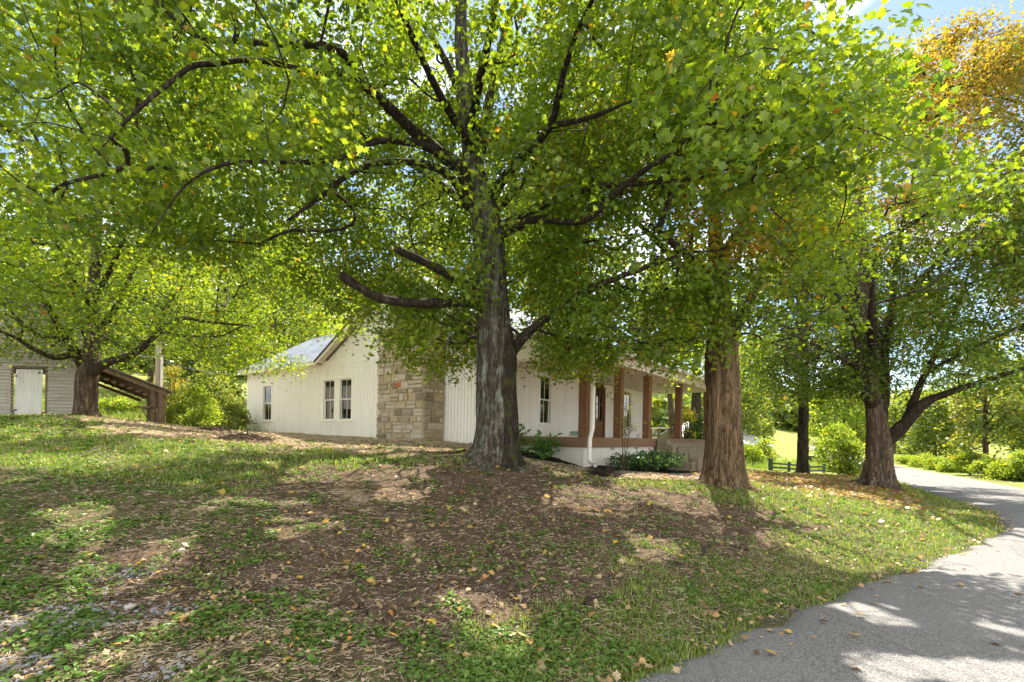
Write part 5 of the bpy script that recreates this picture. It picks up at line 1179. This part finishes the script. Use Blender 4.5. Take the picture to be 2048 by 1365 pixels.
# ------------------------------------------------------------------ distant wooded ridge: one mass
rg = np.random.default_rng(77); n = 26000
u = rg.uniform(-1.5, 1.3, n); Y = rg.uniform(72, 175, n); X = u * Y
kp = (fbm(np.stack([X, Y, 0 * X], 1) * .03, 55) + sstep(85, 120, Y) * .5 - .25 * sstep(.35, .45, u) * (1 - sstep(95, 110, Y)) > .42) & ~((u > .42) & (u < .72) & (Y < 100)); X, Y = X[kp], Y[kp]; n = len(X)
zg0 = ground_z(X, Y, False)
per = 9; rep = np.repeat(np.arange(n), per); N = len(rep); hh = rg.uniform(5, 10, n)
P = np.stack([X, Y, zg0], 1)[rep]; q = unit(rg.normal(size=(N, 3))) * (rg.random(N) ** .3)[:, None]
P = P + q * np.stack([hh * .38] * 2 + [hh * .5], 1)[rep]; P[:, 2] += hh[rep] * .55
ct = np.clip(.5 + .2 * rg.normal(size=n), 0, 1)
fr = leaves('forest', P, q + rg.normal(size=(N, 3)) * .4 + [0, 0, .3], rg.normal(size=(N, 3)), rg.uniform(.8, 2.0, N), 'kite', M['leaf_far'], None, np.clip(ct[rep] + .12 * rg.normal(size=N), 0, 1), ((rg.random(n) < .06) * rg.random(n))[rep])
tag(fr, 'wooded ridge of hazy green trees behind the house and field', 'forest', kind='stuff')
# ------------------------------------------------------------------ grass, weeds and litter on the ground
def scatter(n, ymin, ymax, umax=1.15, seed=0, falloff=1.0):
    rg = np.random.default_rng(seed); t = rg.random(n)
    Y = ymin * (ymax / ymin) ** (t ** falloff); u = rg.uniform(-umax, umax, n)
    return np.stack([u * (Y + .4), Y], 1), rg
def on_ground(XY, margin=.03):
    off, _ = lane_dist(XY); h = to_house(XY[:, 0], XY[:, 1])
    inside = ((h[0] < .1) & (h[0] > -19) & (h[1] > -.05) & (h[1] < 13)) | ((h[0] > -.1) & (h[0] < PX + .1) & (h[1] > -.05) & (h[1] < 12.7)) | ((h[0] > CX0) & (h[0] < CX1) & (h[1] > -CD))
    return off, ~inside
def blades(name, n, ymin, ymax, kindi, h0, mat, label, cat, seed, thr=.32, wid=.006, lean=.5, nf=2.6, lvl=.42):
    XY, rg = scatter(n, ymin, ymax, seed=seed); off, okk = on_ground(XY); kd = ground_kind(XY[:, 0], XY[:, 1])
    P3 = np.stack([XY[:, 0], XY[:, 1], 0 * XY[:, 0]], 1); pn = fbm(P3 * nf, seed + 1, 3)
    w = sum(kd[:, i] * a for i, a in kindi.items())
    if 5 not in kindi: w = w * np.maximum(sstep(-.30, .15, XY[:, 0] / (XY[:, 1] + 1)), sstep(6.5, 10, XY[:, 1]) * .85 + .16)
    else: okk = okk & ~((XY[:, 0] > 8) & (XY[:, 1] < 28.5))
    keep = okk & (off < -W_LANE / 2 - .10 + .42 * pn) & (w * (.35 + 1.3 * pn) > thr * (.6 + .8 * rg.random(len(XY))))
    XY, pn = XY[keep], pn[keep]; n = len(XY); z = ground_z(XY[:, 0], XY[:, 1])
    far = np.clip(XY[:, 1] / 6, 1, 3.2)
    H = h0 * (.4 + .9 * rg.random(n)) * (.6 + .8 * pn) * np.clip(XY[:, 1] / 7, .85, 1.25); a = rg.random(n) * 6.28; W = wid * far * (.7 + .6 * rg.random(n))
    D = np.stack([np.cos(a), np.sin(a), 0 * a], 1); S = np.stack([-np.sin(a), np.cos(a), 0 * a], 1); B = np.stack([XY[:, 0], XY[:, 1], z - .01], 1)
    ln = lean * (.3 + rg.random(n)); U = np.array([0, 0, 1.0])
    m1 = B + U * (H * .6)[:, None] + D * (H * ln * .35)[:, None]; tp = B + U * (H * (1 - .25 * ln))[:, None] + D * (H * ln)[:, None]
    V = np.stack([B - S * W[:, None], B + S * W[:, None], m1 + S * (W * .75)[:, None], m1 - S * (W * .75)[:, None], tp], 1).reshape(-1, 3)
    i = np.arange(n)[:, None] * 5
    o = mesh_np(name, V, [i + np.array([[0, 1, 2, 3]]), i + np.array([[3, 2, 4]])], mat, None, {'tint': np.repeat(np.clip(rg.random(n) * .6 + pn * .5 - .05, 0, 1), 5), 'warm': np.repeat((rg.random(n) < .12) * rg.random(n), 5)})
    tag(o, label, cat, kind='stuff'); return o
M['grass_blade'] = m_leaf('grass_blade', (0.085, 0.15, 0.02), (0.175, 0.25, 0.034), (0.29, 0.335, 0.072), ((.30, .26, .12), (.36, .29, .15), (.40, .33, .19)), .40, (1.5, 1.5, .8), .03)
M['weed_leaf'] = m_leaf('weed_leaf', (0.058, 0.125, 0.022), (0.112, 0.198, 0.036), (0.19, 0.275, 0.065), ((.28, .26, .06), (.34, .26, .08), (.30, .18, .08)), .34, (1.5, 1.5, .8), .015)
M['dry_leaf'] = m_leaf('fallen_leaf', (0.19, 0.115, 0.06), (0.36, 0.25, 0.13), (0.43, 0.325, 0.19), ((.62, .46, .05), (.58, .32, .04), (.36, .11, .04)), .22, (1.3, 1.2, 1.0), .03)
M['chip'] = m_plain('wood_chip', (0.20, 0.145, 0.10), .4, .9)
M['straw_bit'] = m_leaf('straw', (0.20, 0.14, 0.08), (0.40, 0.305, 0.19), (0.56, 0.46, 0.32), None, .15, (1.2, 1.1, 1.0), .02)
blades('grass', 260000, 2.1, 24, {0: 1.0, 1: .16, 3: .3, 2: .12}, .06, M['grass_blade'], 'short green grass on the verge and yard', 'grass', 501, .38)
blades('meadow_grass', 90000, 17, 48, {5: 1.0}, .38, M['grass_blade'], 'tall sunlit meadow grass beyond the yard', 'grass', 502, .30, .0035)
# broad-leaved weeds in rosettes
XY, rg = scatter(30000, 2.1, 17, seed=511); off, okk = on_ground(XY); kd = ground_kind(XY[:, 0], XY[:, 1]); pn = fbm(np.stack([XY[:, 0], XY[:, 1], 0 * XY[:, 0]], 1) * 2.2, 512, 3)
w = kd[:, 0] * .85 + kd[:, 1] * .24 + kd[:, 3] * .1 + kd[:, 2] * .1
left = sstep(.35, -.25, XY[:, 0] / (XY[:, 1] + 1))
keep = okk & (off < -W_LANE / 2 - .03) & (w * np.clip((pn - .36) * 5.0, .06, 1.5) * (.45 + .55 * left) > .95 * rg.random(len(XY)))
XY = XY[keep]; n = len(XY); z = ground_z(XY[:, 0], XY[:, 1]); per = 6; rep = np.repeat(np.arange(n), per); N = len(rep); a = rg.random(N) * 6.28
ht = .018 + .05 * rg.random(N) * rg.random(n)[rep]
P = np.stack([XY[rep, 0] + np.cos(a) * .018, XY[rep, 1] + np.sin(a) * .018, z[rep] + ht * .7], 1)
Fw = np.stack([np.cos(a), np.sin(a), .25 - .5 * rg.random(N)], 1); Nn = np.stack([rg.normal(size=N) * .35, rg.normal(size=N) * .35, np.ones(N)], 1)
o = leaves('weeds', P, Nn, Fw, (.028 + .042 * rg.random(N)) * np.clip(XY[rep, 1] / 7, .9, 1.8), 'oval', M['weed_leaf'], None, np.clip(.5 + .28 * rg.normal(size=N), 0, 1), (rg.random(N) < .02) * rg.random(N))
tag(o, 'low broad-leaved weeds and clover spread over the bank', 'weeds', kind='stuff')
# fallen leaves
def litter(name, n, ymin, ymax, weights, size, label, seed, thr, warm_p, onroad=0.0):
    XY, rg = scatter(n, ymin, ymax, seed=seed); off, okk = on_ground(XY); kd = ground_kind(XY[:, 0], XY[:, 1])
    w = sum(kd[:, i] * a for i, a in weights.items()); keep = okk & (w > thr * rg.random(len(XY))) & (off < -W_LANE / 2 + .05)
    keep &= fbm(np.stack([XY[:, 0], XY[:, 1], 0 * XY[:, 0]], 1) * 1.3, seed + 3, 3) > .36 + .28 * rg.random(len(XY))
    XY = XY[keep]; n = len(XY); z = ground_z(XY[:, 0], XY[:, 1]); a = rg.random(n) * 6.28
    P = np.stack([XY[:, 0], XY[:, 1], z + .022 + .02 * rg.random(n)], 1); Nn = np.stack([rg.normal(size=n) * .45, rg.normal(size=n) * .45, np.where(rg.random(n) < .6, 1.0, -1.0)], 1)
    o = leaves(name, P, Nn, np.stack([np.cos(a), np.sin(a), 0 * a], 1), size * (.45 + .85 * rg.random(n)), 'maple', M['dry_leaf'], None, rg.random(n), (rg.random(n) < warm_p) * rg.random(n))
    tag(o, label, 'fallen leaves', kind='stuff'); return o
litter('leaf_litter', 7000, 2.1, 15, {0: .5, 1: 1, 2: .8, 3: 1.2}, .064, 'yellow and brown fallen maple leaves scattered over the bank', 521, 1.5, .38)
litter('leaf_carpet', 42000, 7.5, 30, {3: 1.0, 2: .04, 1: .03, 0: .05}, .10, 'thick carpet of orange-brown fallen leaves between the right-hand trunks', 522, .9, .55)
litter('leaf_scraps', 26000, 2.1, 14, {1: 1, 0: .6, 2: .6}, .030, 'small brown scraps of broken leaf on the bank', 523, 1.2, .12)
# straw, twigs, crumbs of bark
def bits(name, n, ymin, ymax, weights, L, r, mat, label, cat, seed, thr, lift=.012):
    XY, rg = scatter(n, ymin, ymax, seed=seed); off, okk = on_ground(XY); kd = ground_kind(XY[:, 0], XY[:, 1])
    w = sum(kd[:, i] * a for i, a in weights.items()); keep = okk & (w > thr * rg.random(len(XY))) & (off < -W_LANE / 2 - .1)
    XY = XY[keep]; n = len(XY); z = ground_z(XY[:, 0], XY[:, 1]); a = rg.random(n) * 6.28; ll = L * (.35 + .9 * rg.random(n)); rr = r * np.clip(XY[:, 1] / 6, 1, 2.6) * (.6 + .8 * rg.random(n))
    D = np.stack([np.cos(a), np.sin(a), rg.normal(size=n) * .18], 1) * ll[:, None] / 2; S = np.stack([-np.sin(a), np.cos(a), 0 * a], 1) * rr[:, None]; C = np.stack([XY[:, 0], XY[:, 1], z + lift], 1); T = np.array([0, 0, 1.0])[None] * rr[:, None] * 1.4
    V = np.stack([C - D - S, C - D + S, C - D + T, C + D - S, C + D + S, C + D + T], 1).reshape(-1, 3); i = np.arange(n)[:, None] * 6
    o = mesh_np(name, V, [i + np.array([[0, 1, 4, 3]]), i + np.array([[1, 2, 5, 4]]), i + np.array([[2, 0, 3, 5]]), i + np.array([[0, 2, 1]]), i + np.array([[3, 4, 5]])], mat, None, {'tint': np.repeat(rg.random(n), 6)})
    tag(o, label, cat, kind='stuff')
bits('straw', 60000, 6, 26, {2: 1.0, 1: .05, 3: .15}, .11, .0028, M['straw_bit'], 'pale dry straw spread on the soil in front of the house', 'straw', 531, .8)
bits('twig_litter', 9000, 2.1, 15, {1: 1.0, 0: .35, 2: .4}, .15, .0045, M['bark_mix'], 'small broken twigs lying on the bare soil', 'twigs', 532, 1.0)
bits('thatch', 46000, 2.1, 14, {0: 1.0, 1: .25}, .075, .0022, M['straw_bit'], 'dry matted grass stems between the weeds', 'dead grass', 536, .8, .008)
bits('bark_crumbs', 26000, 2.1, 12, {1: 1.0, 0: .4}, .024, .005, M['chip'], 'wood chips and crumbs strewn on the bare bank', 'wood chips', 533, 1.0, .006)
bits('mulch_chips', 9000, 11, 24, {4: 1.0}, .07, .010, M['dark_edge'], 'black mulch chips in the bed along the porch', 'mulch', 534, .4, .02) if False else None
# gravel in the two worn spots at lower left
M['grit'] = m_plain('grit', (0.14, 0.135, 0.13), .4, .9)
M['gravel'] = m_plain('gravel', (0.25, 0.252, 0.26), 0.3, 0.85, 6, 0.3)
ico = [(0, 0, 1), (.9, 0, .35), (.28, .85, .4), (-.72, .53, .35), (-.72, -.53, .42), (.28, -.85, .35), (.7, .5, -.4), (-.3, .85, -.4), (-.9, 0, -.4), (-.3, -.85, -.4), (.7, -.5, -.4), (0, 0, -1)]
icf = np.array([(0, 1, 2), (0, 2, 3), (0, 3, 4), (0, 4, 5), (0, 5, 1), (1, 6, 2), (2, 7, 3), (3, 8, 4), (4, 9, 5), (5, 10, 1), (6, 7, 2), (7, 8, 3), (8, 9, 4), (9, 10, 5), (10, 6, 1)]); icv = np.array(ico)
def stones(P, s, rg):
    n = len(P); V = icv[None] * (s[:, None, None] * (.7 + .6 * rg.random((n, 12, 1)))) * np.stack([.8 + .5 * rg.random(n), .8 + .5 * rg.random(n), .5 + .3 * rg.random(n)], 1)[:, None, :]
    a = rg.random(n) * 6.28; c_, s_ = np.cos(a)[:, None], np.sin(a)[:, None]; V = np.stack([V[..., 0] * c_ - V[..., 1] * s_, V[..., 0] * s_ + V[..., 1] * c_, V[..., 2]], -1) + P[:, None]
    return V.reshape(-1, 3), (np.arange(n)[:, None, None] * 12 + icf[None]).reshape(-1, 3)
pts = []
rg = np.random.default_rng(540)
for px, py, r_, n in ((135, 1245, .34, 620), (40, 1340, .22, 200), (20, 1245, .25, 160), (250, 1150, .25, 130), (330, 1215, .15, 80), (340, 1345, .14, 90)):
    g_ = G(px, py); q = rg.normal(size=(n, 2)) * r_ * np.array([.62, .5]); pts.append(g_[:2] + q)
pts = np.vstack(pts); P = np.c_[pts, ground_z(pts[:, 0], pts[:, 1]) + .004]
V, Fq = stones(P, .006 + .014 * rg.random(len(P)) ** 1.5, rg)
o = mesh_np('gravel', V, [Fq], M['gravel'], None, {'tint': np.repeat(rg.random(len(P)), 12)}); tag(o, 'grey crushed gravel showing through the weeds at lower left', 'gravel', kind='stuff')
# crumbs and leaf scraps gathered along the broken edge of the asphalt
ed = _le[(_le[:, 1] > .5) & (_le[:, 1] < 14)]; rg = np.random.default_rng(545); k = rg.integers(0, len(ed) - 1, 2600); nn = _nr[(_le[:, 1] > .5) & (_le[:, 1] < 14)]
pts = ed[k] + nn[k] * (rg.normal(size=2600) * .10 + .03)[:, None] + rg.normal(size=(2600, 2)) * .05
V, Fq = stones(np.c_[pts, np.maximum(ground_z(pts[:, 0], pts[:, 1]), lane_z(pts[:, 1]) - .02) + .006], .004 + .010 * rg.random(2600) ** 2, rg)
o = mesh_np('edge_gravel', V, [Fq], M['grit'], None, {'tint': np.repeat(rg.random(2600), 12)}); tag(o, 'loose crumbs of asphalt and grit along the lane edge', 'gravel', kind='stuff')
k = rg.integers(0, len(ed) - 1, 420); pts = ed[k] + nn[k] * (np.abs(rg.normal(size=420)) * .22 - .06)[:, None] + rg.normal(size=(420, 2)) * .04; a = rg.random(420) * 6.28
o = leaves('edge_litter', np.c_[pts, np.maximum(ground_z(pts[:, 0], pts[:, 1]), lane_z(pts[:, 1])) + .025], np.c_[rg.normal(size=(420, 2)) * .4, np.ones(420)], np.stack([np.cos(a), np.sin(a), 0 * a], 1), .02 + .05 * rg.random(420) ** 1.5, 'maple', M['dry_leaf'], None, rg.random(420), (rg.random(420) < .35) * rg.random(420))
tag(o, 'dry leaf scraps collected along the broken edge of the lane', 'fallen leaves', kind='stuff')
# loose stones at the foot of the tan trunk, each a thing
M['pale_rock'] = m_plain('pale_rock', (0.34, 0.31, 0.27), 0.2, 0.9, 5, 0.4)
for (px, py, s_, lab) in ((1402, 960, .11, 'pale rock at the left foot of the tan trunk'), (1426, 966, .10, 'pale rounded rock in front of the tan trunk, second from left'), (1441, 972, .07, 'small grey rock at the front foot of the tan trunk'), (793, 957, .06, 'small white rock alone on the bare bank left of the big maple'), (362, 1106, .035, 'small pale stone among weeds on the lower bank'), (262, 1218, .034, 'flat pale stone beside the gravel patch at lower left')):
    g_ = G(px, py); V, Fq = stones(np.array([[0, 0, 0.0]]), np.array([s_]), rg); o = mesh_np('rock', V, [Fq], M['pale_rock'], None, {'tint': np.full(12, .5)})
    o.location = (g_[0], g_[1], gz(g_[0], g_[1]) + s_ * .25); tag(o, lab, 'rock'); m = o.modifiers.new('round', 'BEVEL'); m.width = s_ * .18; m.segments = 2
# roots and sticks on the bank, each a thing
M['root'] = m_bark('root_bark', (0.20, 0.15, 0.11), (0.42, 0.35, 0.28), None, 0, 3)
def stick(name, pix, r, label, cat, lift=.5):
    pts = []
    for px, py in pix: g_ = G(px, py); pts.append(np.array([g_[0], g_[1], gz(g_[0], g_[1]) + r * lift]))
    S = spline(np.array(pts), .03); rr = r * (1 - .5 * np.linspace(0, 1, len(S))) * (.85 + .3 * vnoise(S * 9, 3)); q = MB(); B = S[0].copy(); q.tube(S - B, rr, 7); o = q.build(name, M['root'], None, 0, True); o.location = tuple(B); tag(o, label, cat)
stick('root', [(1405, 1122), (1408, 1102), (1425, 1094), (1465, 1098), (1500, 1106)], .028, 'gnarled grey root arching out of the bank below the tan trunk', 'root')
stick('root', [(1168, 1222), (1185, 1206), (1200, 1206), (1228, 1208)], .022, 'short thick root bent at the foot of the bank near the verge grass', 'root')
stick('root', [(720, 1218), (728, 1232), (735, 1240)], .024, 'stubby root end on the bare soil at lower middle', 'root')
stick('root', [(868, 1100), (875, 1135), (880, 1152)], .02, 'pale straight root running down the bank below the big maple', 'root')
stick('root', [(990, 1095), (980, 1110), (968, 1125)], .022, 'light flaky root on the bank right below the big maple trunk', 'root')
stick('root', [(1090, 1095), (1098, 1115), (1112, 1130)], .016, 'thin root on the bank between the two middle trunks', 'root')
stick('root', [(885, 912), (915, 908), (940, 900)], .05, 'dark surface root reaching left from the big maple trunk base', 'root')
stick('stick', [(460, 1180), (500, 1168), (540, 1152)], .009, 'long thin brown stick lying among weeds', 'stick')
stick('stick', [(345, 1140), (352, 1125), (357, 1116)], .012, 'short broken grey stick on the lower left bank', 'stick')
stick('stick', [(535, 1032), (570, 1030), (650, 1027)], .010, 'long straight stick lying across the middle of the bank', 'stick')
stick('stick', [(405, 1036), (430, 1045), (445, 1062)], .007, 'thin pale curved twig on the weedy bank', 'stick')
stick('stick', [(1310, 1120), (1340, 1128), (1368, 1132)], .011, 'bare grey stick on the soil left of the arching root', 'stick')
# heaps of raked twigs
def heap(px, py, r_, h, n, label, seed):
    g_ = G(px, py); rg = np.random.default_rng(seed); q = MB()
    for i in range(n):
        a = rg.random() * 6.28; d = rg.random() ** .6 * r_; c_ = np.array([math.cos(a) * d, math.sin(a) * d * .8, .02 + h * (1 - d / r_) * rg.random()]); v = rg.normal(size=3) * np.array([1, 1, .3]); v = v / np.linalg.norm(v) * (.12 + .25 * rg.random())
        q.tube([c_ - v, c_ + np.array([0, 0, .03]), c_ + v], [.006, .008, .004], 4, None, False)
    o = q.build('twig_heap', M['root'] if seed == 553 else M['bark_mix'], None, 0, True); o.location = (g_[0], g_[1], gz(g_[0], g_[1])); tag(o, label, 'twig heap')
heap(490, 884, .75, .25, 160, 'raked heap of brown twigs on the straw before the house', 551)
heap(425, 862, .7, .2, 120, 'heap of dark twigs at the edge of straw near the bright bush', 552)
heap(1205, 955, .34, .15, 110, 'small heap of pale twigs beside the mulch bed', 553)
# single leaves on the lane
for (px, py, wv, lab) in ((1720, 1274, .95, 'orange-red maple leaf lying alone on the asphalt'), (1533, 1303, .5, 'yellow-brown maple leaf on the asphalt near the bottom middle'), (1994, 1290, .1, 'dry brown maple leaf on the asphalt at lower right'), (1838, 1173, .75, 'orange maple leaf on the lane near the grass edge'), (1914, 1168, .6, 'brown-orange maple leaf in the middle of the lane'), (1706, 1337, .15, 'flat tan maple leaf on the asphalt at the bottom edge'), (1720, 1228, .05, 'curled brown maple leaf near the lane edge'), (1646, 1239, .3, 'yellowish maple leaf at the edge of the asphalt'), (2044, 1190, .5, 'brown maple leaf on the lane at the right edge')):
    d = at(px, py, 1.0); d = (d - np.array([0, 0, EYE])); t = (EYE - .035) / -d[2]; p = np.array([0, 0, EYE]) + d * t
    off, lz = lane_dist(np.array([[p[0], p[1]]])); a = random.random() * 6.28
    o = leaves('fallen_leaf', np.array([[0, 0, 0.0]]), np.array([[.2, .1, 1.0]]), np.array([[math.cos(a), math.sin(a), 0]]), np.array([.095]), 'maple', M['dry_leaf'], None, np.array([.4]), np.array([wv]))
    o.location = (p[0], p[1], float(lz[0]) + .048); tag(o, lab, 'leaf')
# ------------------------------------------------------------------ daylight
L = bpy.data.lights.new('sun', 'SUN'); L.energy = 3.9; L.angle = R(0.53); L.color = (1.0, 0.93, 0.82)
so = bpy.data.objects.new('sun', L); COL.objects.link(so); so.rotation_euler = Vector(tuple(sd)).to_track_quat('Z', 'Y').to_euler()
W = bpy.data.worlds.new('World'); scene.world = W; W.use_nodes = True; t = W.node_tree; t.nodes.clear()
out = t.nodes.new('ShaderNodeOutputWorld'); bg = t.nodes.new('ShaderNodeBackground'); sky = t.nodes.new('ShaderNodeTexSky'); sky.sky_type = 'NISHITA'; sky.sun_disc = False
sky.sun_elevation = SUN_EL; sky.sun_rotation = SUN_AZ; sky.altitude = 200; sky.air_density = 1.0; sky.dust_density = 0.35; sky.ozone_density = 1.5
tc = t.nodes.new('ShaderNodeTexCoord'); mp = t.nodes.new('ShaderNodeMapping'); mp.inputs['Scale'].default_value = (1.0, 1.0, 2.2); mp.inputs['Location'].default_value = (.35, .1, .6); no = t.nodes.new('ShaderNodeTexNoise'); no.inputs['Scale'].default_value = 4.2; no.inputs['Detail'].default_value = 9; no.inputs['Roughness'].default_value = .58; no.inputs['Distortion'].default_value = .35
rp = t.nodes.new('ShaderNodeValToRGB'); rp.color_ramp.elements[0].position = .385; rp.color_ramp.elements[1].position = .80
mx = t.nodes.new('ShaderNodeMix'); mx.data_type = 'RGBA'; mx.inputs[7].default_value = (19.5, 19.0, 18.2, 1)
t.links.new(tc.outputs['Generated'], mp.inputs[0]); t.links.new(mp.outputs[0], no.inputs['Vector']); sx = t.nodes.new('ShaderNodeSeparateXYZ'); ml = t.nodes.new('ShaderNodeMath'); ml.operation = 'MULTIPLY_ADD'; ml.inputs[1].default_value = -.13      # extra cloud behind the viewer, unseen, added as front fill light
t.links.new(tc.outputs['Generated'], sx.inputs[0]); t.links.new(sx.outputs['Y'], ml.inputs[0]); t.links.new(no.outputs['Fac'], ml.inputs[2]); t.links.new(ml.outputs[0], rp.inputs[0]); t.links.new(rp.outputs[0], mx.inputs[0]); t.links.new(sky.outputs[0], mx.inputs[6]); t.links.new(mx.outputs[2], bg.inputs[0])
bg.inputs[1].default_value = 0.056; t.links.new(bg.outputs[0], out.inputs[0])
scene.view_settings.view_transform = 'Standard'; scene.view_settings.look = 'None'; scene.view_settings.gamma = 1.0; scene.view_settings.use_curve_mapping = False
scene.view_settings.exposure = 2.13
cy = scene.cycles; cy.max_bounces = 8; cy.diffuse_bounces = 5; cy.glossy_bounces = 3; cy.transmission_bounces = 6; cy.transparent_max_bounces = 8
cy.caustics_reflective = False; cy.caustics_refractive = False; cy.sample_clamp_indirect = 6.0
try: cy.use_denoising = True; cy.denoiser = 'OPENIMAGEDENOISE'
except Exception: pass
